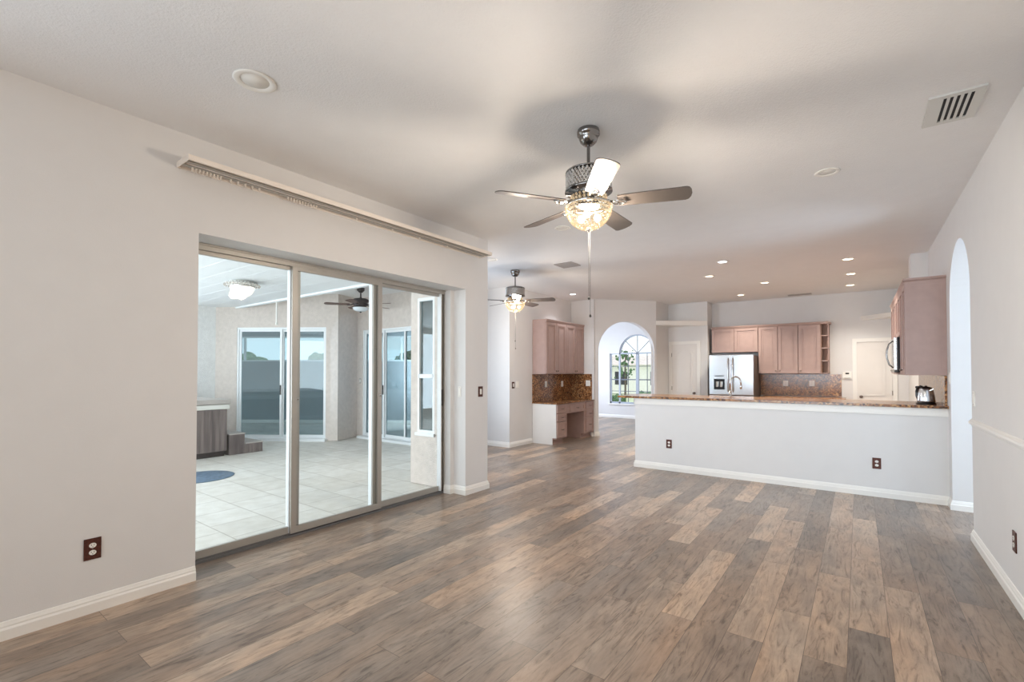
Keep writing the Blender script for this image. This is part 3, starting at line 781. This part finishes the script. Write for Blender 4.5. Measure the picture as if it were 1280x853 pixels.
for (a, b, z0, z1) in ((.02, .375, .625, .775), (.02, .375, .46, .60), (.02, .375, .14, .44), (.52, 1.13, .62, .755), (1.22, 1.56, .63, .775), (1.22, 1.56, .46, .60), (1.22, 1.56, .14, .44)):
    shaker(t, a, b, z0, z1, ((a+b)/2, (z0+z1)/2, 'pull'), 'drawer')
t = thing('desk_splashback', 'brown granite splashback wrapping the wall above the desk', 'splashback', (-5.3, 7.85, .8155))
q = MB(); q.box(.001, .02, 0, .78, 0, .565); q.box(.001, .02, .783, 1.578, 0, .565); q.build('slab', 'granite', t)
q = MB(); q.box(.001, .525, 1.579, 1.598, 0, .565); q.build('slab', 'granite', t)

# refrigerator
t = thing('refrigerator', 'stainless french-door refrigerator with ice and water dispenser', 'refrigerator', (-2.66, 10.9, 0))
Wd = .89
q = MB(); q.box(0, Wd, .06, .84, .03, 1.775, .006); q.build('body', 'fridge_side', t)
q = MB(); q.box(.02, Wd-.02, .08, .7, .0, .03); q.build('plinth', 'black', t)
q = MB(); q.box(.003, Wd/2-.003, 0, .058, .93, 1.80, .012); dl = q.build('door', 'steel', t)
q = MB(); q.box(Wd/2+.003, Wd-.003, 0, .058, .93, 1.80, .012); dr = q.build('door', 'steel', t)
q = MB(); q.box(.003, Wd-.003, 0, .058, .08, .915, .012); dz = q.build('freezer_drawer', 'steel', t)
for d, x in ((dl, Wd/2-.045), (dr, Wd/2+.045)):
    q = MB(); q.tube([(x, 0, 1.0), (x, -.045, 1.02), (x, -.058, 1.15), (x, -.06, 1.37), (x, -.058, 1.6), (x, -.045, 1.70), (x, 0, 1.72)], .013, 12); q.build('handle', 'chrome', d)
q = MB(); q.tube([(.08, 0, .80), (.1, -.05, .80), (.45, -.06, .80), (.79, -.05, .80), (.81, 0, .80)], .013, 12); q.build('handle', 'chrome', dz)
q = MB(); q.ring([(.09, -.006, 1.03), (.34, -.006, 1.03), (.34, -.006, 1.29), (.09, -.006, 1.29)], [(.105, -.006, 1.045), (.325, -.006, 1.045), (.325, -.006, 1.275), (.105, -.006, 1.275)], (0, .01, 0)); disp = q.build('dispenser', 'steel', dl)
q = MB(); q.box(.105, .325, -.003, .001, 1.045, 1.275); q.build('recess', 'glass_dark', disp) if False else q.build('dispenser_recess', 'glass_dark', dl)
q = MB(); q.box(.15, .20, -.02, -.003, 1.10, 1.22, .004); q.box(.23, .28, -.02, -.003, 1.10, 1.22, .004); q.build('paddle', 'chrome', dl)
q = MB(); q.box(.12, .31, -.004, .001, 1.33, 1.35); q.build('display', 'black', dl)
for x in (.03, Wd-.09):
    q = MB(); q.box(x, x+.06, .03, .12, 1.776, 1.81, .004); q.build('hinge_cover', 'black', t)

# ================================================================== FANS
def crystal_fan(label, loc, rot, light_power):
    t = thing('ceiling_fan', label, 'ceiling fan', loc, rot, 'crystal ceiling fans')
    q = MB(); q.lathe([(0, 0), (.072, 0), (.075, -.012), (.075, -.034), (.066, -.038), (.064, -.055), (.055, -.08), (.035, -.10), (.02, -.104), (0, -.104)], 32); q.build('canopy', 'dchrome', t)
    q = MB(); q.lathe([(.011, -.10), (.011, -.25), (.022, -.258), (.024, -.275)], 16); q.build('downrod', 'dchrome', t)
    q = MB()
    q.lathe([(0, -.268), (.125, -.272), (.152, -.285), (.154, -.295), (.146, -.295)], 48)
    q.lathe([(.146, -.405), (.156, -.405), (.158, -.42), (.10, -.425), (.10, -.46)], 48)
    q.build('motor_housing', 'dchrome', t)
    q = MB(); q.lathe([(.130, -.28), (.130, -.42)], 40); q.build('drum_sleeve', 'chrome', t)
    q = MB()
    for r_ in range(6):
        for k in range(34):
            a = 2*PI*(k+.5*(r_ % 2))/34
            q.gem((.146*math.cos(a), .146*math.sin(a), -.305-r_*.019), .0105, .0125)
    q.build('crystal_drum', 'crystal', t)
    q = MB(); q.lathe([(.10, -.43), (.112, -.44), (.112, -.50), (.15, -.505), (.153, -.515), (.148, -.52)], 40); h = q.build('hub', 'chrome', t)
    q = MB()
    for k in range(26):
        a = 2*PI*k/26
        for z in (-.455, -.478): q.gem((.117*math.cos(a), .117*math.sin(a), z), .010, .011)
    q.build('crystal_ring', 'crystal_lit', h)
    # bowl of crystals
    q = MB()
    for r_ in range(9):
        ph = .04+r_*.172
        rr, zz = .150*math.cos(ph), -.518-.148*math.sin(ph)
        n = max(4, int(40*math.cos(ph)))
        for k in range(n):
            a = 2*PI*(k+.5*(r_ % 2))/n
            q.gem((rr*math.cos(a), rr*math.sin(a), zz), .0125, .0135)
    bw = q.build('crystal_bowl', 'crystal_lit', t)
    q = MB(); q.lathe([(.138*math.cos(x*PI/16), -.52-.134*math.sin(x*PI/16)) for x in range(8)]+[(0, -.654)], 32); q.bm.free()
    for k in range(3):
        a = 2*PI*k/3+.5
        q = MB(); q.ico((.065*math.cos(a), .065*math.sin(a), -.585), .026, 2); q.build('bulb', 'bulb', bw)
    q = MB(); q.lathe([(.012, -.66), (.014, -.668), (.006, -.68), (0, -.69)], 12); q.build('finial', 'chrome', t)
    for k in range(5):
        a = 2*PI*k/5
        R_ = Matrix.Rotation(a, 4, 'Z')
        q = MB(); tw = math.radians(-14)
        def P(x, y): return R_ @ Vector((x, y*math.cos(tw), -.497+y*math.sin(tw)))
        out = [(.19, -.056), (.30, -.062), (.60, -.068)]
        for i in range(7):
            th = -PI/2+PI*i/6; out.append((.615+.035*math.cos(th), .068*math.sin(th) if abs(math.sin(th)) < 1 else .068*math.sin(th)))
        out += [(.60, .068), (.30, .062), (.19, .056)]
        seen = []
        for p in out:
            if p not in seen: seen.append(p)
        q.prism([P(*p) for p in seen], R_ @ Vector((0, 0, .006)))
        b = q.build('blade', 'blade', t)
        q = MB()
        q.tube([R_ @ Vector(p) for p in ((.10, 0, -.475), (.14, 0, -.49), (.17, .018, -.508), (.215, .030, -.511), (.25, .0, -.506), (.215, -.030, -.505), (.17, -.018, -.503), (.14, 0, -.494))], .006, 8)
        q.gem(R_ @ Vector((.205, 0, -.512)), .018, .010)
        q.build('blade_arm', 'chrome', b)
    for k, (dx, ln) in enumerate(((.0, 1.13), (.012, 1.25))):
        q = MB(); q.tube([(dx, -.02*k, -.69), (dx, -.02*k, -ln)], .0013, 6)
        q.lathe([(0, .012), (.006, .006), (.008, -.006), (0, -.014)], 10, (dx, -.02*k, -ln))
        q.build('pull_chain', 'chain', t)
    for k in range(3):
        d = bpy.data.lights.new('fan_bulb_light', 'POINT'); d.energy = light_power*FANK/3; d.color = FANC; d.shadow_soft_size = .05
        o = bpy.data.objects.new('fan_bulb_light', d); C.objects.link(o); o.parent = t
        a = 2*PI*k/3+.5; o.location = (.06*math.cos(a), .06*math.sin(a), -.612)
    return t
# frosted liner inside the crystal bowl lets the bulb light through
def liner():
    m = bpy.data.materials.new('lit_bowl_liner'); m.use_nodes = True
    nt = m.node_tree; nt.nodes.clear(); L = nt.links.new
    o = N(nt, 'ShaderNodeOutputMaterial'); t = N(nt, 'ShaderNodeBsdfTransparent'); t.inputs[0].default_value = (1, .95, .88, 1)
    tr = N(nt, 'ShaderNodeBsdfTranslucent'); tr.inputs[0].default_value = (1, .94, .85, 1)
    m1 = N(nt, 'ShaderNodeMixShader'); m1.inputs[0].default_value = .35
    L(t.outputs[0], m1.inputs[1]); L(tr.outputs[0], m1.inputs[2]); L(m1.outputs[0], o.inputs[0])
    return m
M['liner'] = liner()
crystal_fan('large crystal ceiling fan with grey blades hanging in the living room foreground', (-1.444, 2.815, H), math.radians(19), 30)
crystal_fan('smaller-looking crystal ceiling fan hanging in the breakfast nook', (-4.392, 6.024, H), math.radians(20), 22)

t = thing('ceiling_fan', 'dark bronze ceiling fan with white glass bowl on the patio', 'ceiling fan', (-7.735, 5.536, H), .3)
q = MB(); q.lathe([(0, 0), (.075, 0), (.07, -.05), (.03, -.09), (0, -.09)], 24); q.build('canopy', 'bronze', t)
q = MB(); q.lathe([(.012, -.08), (.012, -.18), (.04, -.2), (.045, -.21)], 16); q.build('downrod', 'bronze', t)
q = MB(); q.lathe([(0, -.20), (.12, -.21), (.15, -.23), (.15, -.27), (.12, -.30), (.14, -.33), (.10, -.36), (.13, -.375), (.13, -.385)], 32); q.build('motor_housing', 'bronze', t)
q = MB(); q.lathe([(.145, -.38), (.15, -.39), (.13, -.425), (.08, -.45), (0, -.46)], 32); q.build('glass_bowl', 'frost', t)
q = MB(); q.lathe([(.02, -.455), (.02, -.47), (0, -.485)], 12); q.build('finial', 'bronze', t)
for k in range(5):
    R_ = Matrix.Rotation(2*PI*k/5, 4, 'Z'); q = MB()
    q.prism([R_ @ Vector(p) for p in ((.2, -.05, -.335), (.62, -.07, -.34), (.66, -.03, -.335), (.66, .03, -.325), (.62, .07, -.315), (.2, .05, -.32))], (0, 0, .008))
    b = q.build('blade', 'blade2', t)
    q = MB(); q.box(.0, .1, -.015, .015, 0, .008); q.bm.free()
    q = MB(); q.tube([R_ @ Vector(p) for p in ((.12, 0, -.30), (.17, 0, -.33), (.25, 0, -.338))], .010, 8); q.build('blade_arm', 'bronze', b)

# ================================================================== LIGHTS IN THE CEILING
def downlight(label, x, y, lit, warm=True, r=.075, z=H, power=9):
    t = thing('recessed_light', label, 'ceiling light', (x, y, z), 0, 'recessed ceiling lights')
    q = MB(); q.lathe([(r*.78, .0), (r*1.12, 0), (r*1.2, -.004), (r*1.1, -.009), (r*.86, -.007), (r*.78, -.002)], 36); q.build('trim_ring', 'white_plastic', t)
    q = MB(); q.lathe([(0, -.002), (r*.80, -.002), (r*.80, -.0005)], 32)
    q.build('lens', ('lamp_lens_warm' if warm else 'lamp_lens_cool') if lit else 'white_plastic', t)
    if lit:
        d = bpy.data.lights.new('downlight_beam', 'SPOT'); d.energy = power; d.spot_size = math.radians(118); d.spot_blend = .9; d.shadow_soft_size = .05
        d.color = CANW if warm else (.92, .96, 1)
        o = bpy.data.objects.new('downlight_beam', d); C.objects.link(o); o.parent = t; o.location = (0, 0, -.02)
    return t
KP = CANK
downlight('lit cool white recessed light nearest the bar, left of kitchen ceiling', -1.6, 7.379, True, False, power=KP)
downlight('lit recessed light second from the bar on the left', -2.023, 8.359, True, power=KP)
downlight('lit recessed light in the middle of the kitchen ceiling', -1.357, 9.56, True, power=KP)
downlight('lit recessed light closest to the fridge and back wall', -1.985, 10.803, True, power=KP)
downlight('lit recessed light nearest of the three in a row on the right', -.109, 8.269, True, power=KP)
downlight('lit recessed light middle of the three in a row on the right', -.09, 9.547, True, power=KP)
downlight('lit recessed light farthest of the three in a row on the right', -.11, 10.775, True, power=KP)
downlight('lit recessed light above the desk, near the wall cabinets', -4.786, 8.606, True, False, power=CANK*.3)
downlight('large unlit recessed light above the sliding door, top left', -2.688, 1.228, False, r=.092)
downlight('small unlit recessed light right of the large fan', -.19, 4.556, False, r=.075)
downlight('small unlit recessed light seen below the large fan', -2.668, 4.561, False, r=.075)
downlight('round vent-like fitting just past the corner of the left wall', -4.25, 5.236, False, r=.08)  # round vent-like fitting, drawn with the unlit downlight parts

# flush crystal lamp on lanai ceiling
t = thing('flush_ceiling_lamp', 'lit flush crystal ceiling lamp on the patio ceiling', 'ceiling light', (-7.44, 3.24, 2.79))
q = MB(); q.lathe([(0, 0), (.15, 0), (.15, -.03), (.20, -.035), (.22, -.05), (.20, -.06), (.05, -.06)], 32); q.build('base', 'white_plastic', t)
q = MB()
for k in range(28):
    a = 2*PI*k/28; q.gem((.235*math.cos(a), .235*math.sin(a), -.065), .018, .022); q.gem((.20*math.cos(a+.1), .20*math.sin(a+.1), -.04), .016, .02)
q.build('crystal_fringe', 'crystal', t)
q = MB(); q.lathe([(.165*math.cos(x*PI/16), -.08-.16*math.sin(x*PI/16)) for x in range(8)]+[(0, -.24)], 32); q.build('glass_bowl', 'lanai_bowl', t)
q = MB(); q.lathe([(.165, -.06), (.172, -.075), (.165, -.09)], 32); q.build('rim', 'chrome', t)
# white rod on lanai ceiling
q = MB(); q.box(-.012, .012, -.012, .012, -.42, 0, .003); q.lathe([(0, .0), (.03, 0), (.03, -.01), (0, -.012)], 12); q.box(-.018, .018, -.018, .018, -.44, -.40, .004)
tag(q.build('hanging_rod', 'white_plastic', None, (-8.88, 4.49, 2.76)), 'short white rod hanging from the patio beam', 'rod')

# ================================================================== VENTS
t = thing('air_vent', 'white slatted ceiling vent near the right wall', 'vent', (.475, 3.885, H))
q = MB(); q.ring([(-.125, -.205, 0), (.125, -.205, 0), (.125, .205, 0), (-.125, .205, 0)], [(-.095, -.165, 0), (.095, -.165, 0), (.095, .165, 0), (-.095, .165, 0)], (0, 0, -.012)); q.build('frame', 'vent', t)
q = MB(); q.box(-.095, .095, -.165, .165, -.003, -.001); q.build('backing', 'dark', t)
for k in range(6):
    x = -.07+k*.030
    q = MB(); q.box(x, x+.015, -.165, .165, -.011, -.009); q.build('slat', 'vent', t)
q = MB(); q.box(-.095, -.055, -.165, .165, -.012, -.009); q.build('slat', 'vent', t)
def flatvent(label, x, y, rot, m, w=.30, d=.30):
    t = thing('air_vent', label, 'vent', (x, y, H), rot)
    q = MB(); q.ring([(-w/2, -d/2, 0), (w/2, -d/2, 0), (w/2, d/2, 0), (-w/2, d/2, 0)], [(-w/2+.03, -d/2+.03, 0), (w/2-.03, -d/2+.03, 0), (w/2-.03, d/2-.03, 0), (-w/2+.03, d/2-.03, 0)], (0, 0, -.01)); q.build('frame', m, t)
    q = MB(); q.box(-w/2+.03, w/2-.03, -d/2+.03, d/2-.03, -.003, -.001); q.build('backing', 'dark', t)
    n = max(3, int(d/.045))
    for k in range(n):
        y_ = -d/2+.035+k*(d-.07)/n
        q = MB(); q.prism([(-w/2+.03, y_, -.003), (-w/2+.03, y_+.022, -.012), (-w/2+.03, y_+.026, -.011), (-w/2+.03, y_+.006, -.002)], (w-.06, 0, 0)); q.build('slat', m, t)
flatvent('square grey ceiling vent between the two crystal fans', -3.53, 6.18, 0, 'vent_grey')
flatvent('narrow grey ceiling vent close to the kitchen back wall', -.98, 11.45, 0, 'vent_grey', .42, .16)

# ================================================================== VERTICAL BLIND RAIL
t = thing('blind_headrail', 'long cream vertical blind headrail without slats above the sliding door', 'blind rail', (XL, 1.18, 2.803))
Lr = 3.11
q = MB(); q.box(.0, .200, 0, Lr, .028, .034); q.box(.197, .206, 0, Lr, 0, .036, .001); q.box(.0, .006, 0, Lr, 0, .034); q.build('valance', 'blind_cream', t)
q = MB(); q.box(0.0, .206, -.005, 0, -.002, .037); q.build('end_cap', 'blind_cream', t)
q = MB(); q.box(0.0, .206, Lr, Lr+.005, -.002, .037); q.build('end_cap', 'blind_cream', t)
q = MB(); q.box(.05, .085, .004, Lr-.004, .004, .028); q.box(.12, .15, .004, Lr-.004, .006, .028); q.build('track', 'alu', t)
q = MB(); q.tube([(.102, .02, .010), (.102, Lr-.03, .010)], .004, 6); q.build('control_cord', 'blind_cream', t)
pos = [.06+.022*i for i in range(9)] + [.30+.05*i for i in range(5)] + [.72+.024*i for i in range(11)] + [1.35, 1.75, 2.1, 2.5]
for y in pos:
    q = MB(); q.box(.060, .076, y, y+.010, -.008, .006); q.box(.064, .072, y+.002, y+.008, -.022, -.007); q.build('carrier', 'blind_cream', t)

# ================================================================== WALL PLATES
def socket_plate(label, loc, rotz, plate='plate', kind='outlet', w=.08, h=.125, group=None):
    """front faces local -y"""
    nm = {'outlet': 'wall_outlet', 'switch': 'light_switch', 'blank': 'wall_plate'}[kind]
    t = thing(nm, label, {'outlet': 'outlet', 'switch': 'switch', 'blank': 'wall plate'}[kind], loc, rotz, group)
    q = MB(); q.box(-w/2, w/2, -.007, -.0005, -h/2, h/2, .002); q.build('cover_plate', plate, t)
    if kind == 'outlet':
        for z in (.021, -.021):
            q = MB(); pts = [(.017*math.cos(a), -.007, z+.0145*math.sin(a)*1.0) for a in [2*PI*i/20 for i in range(20)]]
            q.prism(pts, (0, -.003, 0)); s_ = q.build('socket', 'white_plastic', t)
            q = MB(); q.box(-.0075, -.0055, -.0108, -.0099, z-.001, z+.007); q.box(.0055, .0075, -.0108, -.0099, z-.001, z+.007); q.box(-.002, .002, -.0108, -.0099, z-.010, z-.006); q.build('slot', 'dark', s_)
        q = MB(); q.lathe([(0, -.009), (.003, -.009), (.003, -.007)], 8, axis='y'); q.build('screw', 'knob', t)
    elif kind == 'switch':
        q = MB(); q.box(-.016, .016, -.011, -.007, -.033, .033, .002); q.build('rocker', 'white_plastic', t)
        for z in (.048, -.048):
            q = MB(); q.lathe([(0, -.009), (.003, -.009), (.003, -.007)], 8, (0, 0, z), axis='y'); q.build('screw', 'knob', t)
    return t
LW, RW_ = PI/2, -PI/2     # plates on walls facing +x / -x
socket_plate('copper brown outlet low on the left wall near the camera', (XL, .772, .376), LW)
socket_plate('copper brown outlet at the left end of the bar wall', (-2.215, YB, .386), 0)
socket_plate('copper brown outlet at the right end of the bar wall', (.155, YB, .38), 0)
socket_plate('copper brown outlet low on the right wall below the chair rail', (XR, 4.19, .378), RW_)
socket_plate('brown framed light switch on the left wall beside the sliding door', (XL, 4.325, 1.19), LW, kind='switch')
socket_plate('white light switch inside the sliding door reveal', (-3.765, DY1, 1.195), 0, 'white_plastic', 'switch', .04, .12)
socket_plate('brown framed light switch on the nook wall left of the desk', (-5.3, 7.20, 1.175), LW, kind='switch')
socket_plate('white wall plate beside the brown switch on the nook wall', (-5.3, 7.34, 1.185), LW, 'white_plastic', 'switch')
socket_plate('white outlet on the desk splashback, nearest the camera', (-5.28, 8.33, 1.17), LW, 'white_plastic')
socket_plate('white outlet on the desk splashback under the middle doors', (-5.28, 9.0, 1.165), LW, 'white_plastic')
socket_plate('white outlet on the short return splashback of the desk', (-4.86, 9.429, 1.175), 0, 'white_plastic', 'outlet', .11)
socket_plate('white outlet on the kitchen splashback closer to the refrigerator', (-1.283, 11.748, 1.18), 0, 'white_plastic', 'outlet', .1, .12)
socket_plate('white outlet on the kitchen splashback farther from the refrigerator', (-.80, 11.748, 1.185), 0, 'white_plastic', 'outlet', .1, .12)
socket_plate('white light switch on the right wall above the chair rail end', (XR, 5.40, 1.205), RW_, 'white_plastic', 'switch', .08, .12)
socket_plate('white switch plate on the narrow wall end beside the bar', (XR, 6.68, 1.36), RW_, 'white_plastic', 'switch', .07, .12)
pj = pa + nA*.08
socket_plate('small brown outlet on the left side of the archway', (pj.x, pj.y, .78), math.atan2(dA.y, dA.x)+PI/2, 'plate', 'outlet', .06, .1)
socket_plate('small plate on the stucco left of the right patio door', (-8.80, W2, 1.23), 0, 'alu', 'switch', .06, .11)
t = socket_plate('wall outlet with two black plugs above the stove counter', (XR-.022, 9.5, 1.16), RW_, 'white_plastic')
for z in (.03, -.03):
    q = MB(); q.lathe([(0, -.05), (.016, -.046), (.022, -.03), (.02, -.011), (0, -.01)], 12, (.0, 0, z), axis='y'); q.build('plug', 'black', t)
t = thing('alarm_keypad', 'small white alarm keypad on the wall beside the back door', 'keypad', (-.19, 11.77, 1.36))
q = MB(); q.box(-.075, .075, -.025, 0, -.07, .07, .005); q.build('case', 'white_plastic', t)
q = MB(); q.box(-.03, .03, -.027, -.024, .02, .05); q.build('screen', 'dark', t)
q = MB(); q.box(-.05, .05, -.03, -.024, -.06, -.05, .001); q.build('flap', 'alu', t)

# ================================================================== THINGS ON THE BAR
t = thing('electric_kettle', 'stainless electric kettle with black handle on the right end of the bar', 'kettle', (.61, 7.06, 1.0635), -.95)
q = MB(); q.lathe([(0, 0), (.088, 0), (.09, .008), (.08, .018), (0, .018)], 28); q.build('base', 'black', t)
q = MB(); q.lathe([(.0, .02), (.078, .02), (.081, .035), (.075, .09), (.066, .14), (.058, .17), (.05, .178)], 32); q.build('body', 'steel', t)
q = MB(); q.lathe([(.055, .17), (.052, .184), (.03, .195), (.012, .198), (.012, .206), (0, .208)], 24); q.build('lid', 'black', t)
q = MB(); q.tube([(-.045, 0, .19), (-.075, 0, .196), (-.105, 0, .18), (-.12, 0, .14), (-.12, 0, .09), (-.105, 0, .05), (-.075, 0, .035)], [.012, .015, .017, .017, .016, .014, .012], 12); q.build('handle', 'black', t)
q = MB(); q.prism([(.05, -.02, .135), (.05, .02, .135), (.05, .016, .172), (.05, -.016, .172)], (.001, 0, 0)); q.prism([(.05, -.02, .14), (.095, 0, .168), (.05, .02, .14), (.05, .016, .174), (.05, -.016, .174)][:3], (0, 0, .012)); q.build('spout', 'steel', t)
q = MB(); q.box(-.082, -.074, -.012, .012, .04, .14, .002); q.build('water_window', 'glass_dark', t)
t = thing('kitchen_faucet', 'tall chrome gooseneck faucet behind the bar counter edge', 'faucet', (-1.515, 7.42, 1.0635), .3)
q = MB(); q.lathe([(0, 0), (.028, 0), (.028, .008), (.02, .02), (.018, .09), (.013, .10)], 20); q.build('base', 'chrome', t)
q = MB(); q.tube([(0, 0, .08), (0, 0, .22)] + [(.07-.07*math.cos(a), 0, .22+.075*math.sin(a)) for a in [PI*i/10 for i in range(1, 11)]] + [(.142, 0, .17)], .011, 12); q.build('spout', 'chrome', t)
q = MB(); q.lathe([(.012, .175), (.016, .165), (.016, .12), (.012, .115), (0, .115)], 14, (.142, 0, 0)); q.build('spray_head', 'chrome', t)
q = MB(); q.tube([(0, -.018, .06), (0, -.05, .075), (0, -.085, .10)], [.008, .007, .005], 8); q.build('lever', 'chrome', t)

# ================================================================== LANAI THINGS
t = thing('hot_tub', 'hot tub with grey wood-look cladding and folded cover on the patio', 'hot tub', (-10.62, 1.45, -.006))
q = MB(); q.box(0, 1.93, 0, 2.11, .09, .80, .01); q.build('cladding', 'tub_wood', t)
q = MB(); q.box(.03, 1.90, .03, 2.08, 0, .09); q.build('base', 'bronze', t)
q = MB(); q.box(-.03, 1.96, -.03, 2.14, .80, .88, .02); q.build('shell_rim', 'tub_shell', t)
q = MB(); q.box(-.03, 1.97, -.03, 2.15, .885, .97, .025); q.build('cover', 'tub_cover', t)
q = MB(); q.tube([(1.965, 1.55, .93), (1.975, 1.57, .86), (1.965, 1.60, .80)], .008, 8); q.build('cover_strap', 'dark', t)
t = thing('tub_steps', 'two-tread weathered grey steps at the far end of the hot tub', 'steps', (-9.35, 3.60, -.006))
q = MB(); q.box(0, .655, 0, .25, 0, .345); q.box(0, .655, .25, .56, 0, .165); q.build('carcass', 'tub_wood', t)
q = MB(); q.box(-.01, .665, -.005, .26, .345, .365, .004); q.build('tread', 'tub_cover', t)
q = MB(); q.box(-.01, .665, .26, .57, .165, .185, .004); q.build('tread', 'tub_cover', t)
q = MB(); q.lathe([(0, 0), (.40, 0), (.41, .004), (.40, .008), (0, .008)], 40)
tag(q.build('floor_medallion', 'medallion', None, (-7.22, 2.62, -.006)), 'round blue and grey medallion lying on the patio tiles', 'mat')
t = thing('hose_bib', 'small dark outdoor tap on the bright stucco wall above the hot tub', 'tap', (Bw[0], Bw[1]-.42, 1.02))
q = MB(); q.lathe([(0, 0), (.035, 0), (.035, .01), (.012, .014), (.012, .07), (0, .07)], 12, axis='x'); q.build('pipe', 'bronze', t)
q = MB(); q.tube([(.055, 0, 0), (.08, 0, -.02), (.085, 0, -.06)], .012, 8); q.box(.05, .06, -.025, .025, .03, .04); q.build('spigot', 'bronze', t)

# ================================================================== OUTDOORS
q = MB(); q.box(-40, 30, YW+.2, 60, -.5, -.28)
o = q.build('lawn', 'lawn'); tag(o, 'green lawn outside the front window', 'grass'); o['kind'] = 'stuff'
def bush(label, x, y, r, z=-.25, sq=.8):
    t = thing('shrub', label, 'shrub', (x, y, z), random.uniform(0, 6), 'shrubs outside the windows')
    q = MB()
    for k in range(16):
        a = random.uniform(0, 2*PI); d = r*random.uniform(0, .7)
        rr = r*random.uniform(.28, .45); q.ico((d*math.cos(a), d*math.sin(a), max(rr*1.2, r*random.uniform(.35, 1.2)*sq)), rr, 3, .16)
    q.build('foliage', 'leaf', t)
    q = MB()
    for k in range(3):
        a = 2*PI*k/3; q.tube([(0, 0, 0), (.3*r*math.cos(a), .3*r*math.sin(a), .6*r)], [.03, .02], 6)
    q.build('stem', 'bark', t)
    return t
bush('rounded green shrub outside the arched window, left of its centre', -7.9, 17.3, .62)
bush('green shrub outside the arched window, behind the thick mullion', -7.2, 19.6, .75)
bush('green shrub outside the arched window, at its right side', -6.1, 17.6, .6)
bush('low green shrub close below the arched window sill', -6.5, 15.5, .42)
t = thing('tree', 'slender young tree outside the arched window', 'tree', (-8.9, 21.0, -.25))
q = MB(); q.tube([(0, 0, 0), (.03, 0, .9), (.0, .05, 1.8), (.05, 0, 2.7)], [.06, .05, .04, .02], 8); q.build('trunk', 'bark', t)
q = MB()
for k in range(70): q.ico((random.gauss(0, .22), random.gauss(0, .22), random.uniform(1.4, 2.7)), random.uniform(.03, .075), 2, .25)
q.build('crown', 'leaf', t)
t = thing('neighbour_house', 'pale stucco house far beyond the arched window', 'house', (-19, 34, -.25))
q = MB(); q.box(0, 9, 0, 6, 0, 2.2); q.build('wall', 'far_house', t)
q = MB(); q.prism([(-.5, -.5, 2.2), (-.5, 6.5, 2.2), (-.5, 3, 3.0)], (10, 0, 0)); q.build('roof', 'roof_tile', t)
for k in range(3):
    q = MB(); q.box(1+k*2.8, 2.0+k*2.8, -.03, 0, .7, 1.7); q.build('window', 'glass_dark', t)
# greenery behind the den windows
for k, (s_, d_, r_) in enumerate(((.2, 6.5, .85), (3.2, 7.2, .9), (6.2, 6.8, .85))):
    p = offW(s_, d_)
    bush(('leafy shrub seen through the right pane of the far patio door', 'leafy shrub seen through the middle of the far patio door', 'leafy shrub seen through the left pane of the far patio door')[k], p[0], p[1], r_, -.12, 1.9)
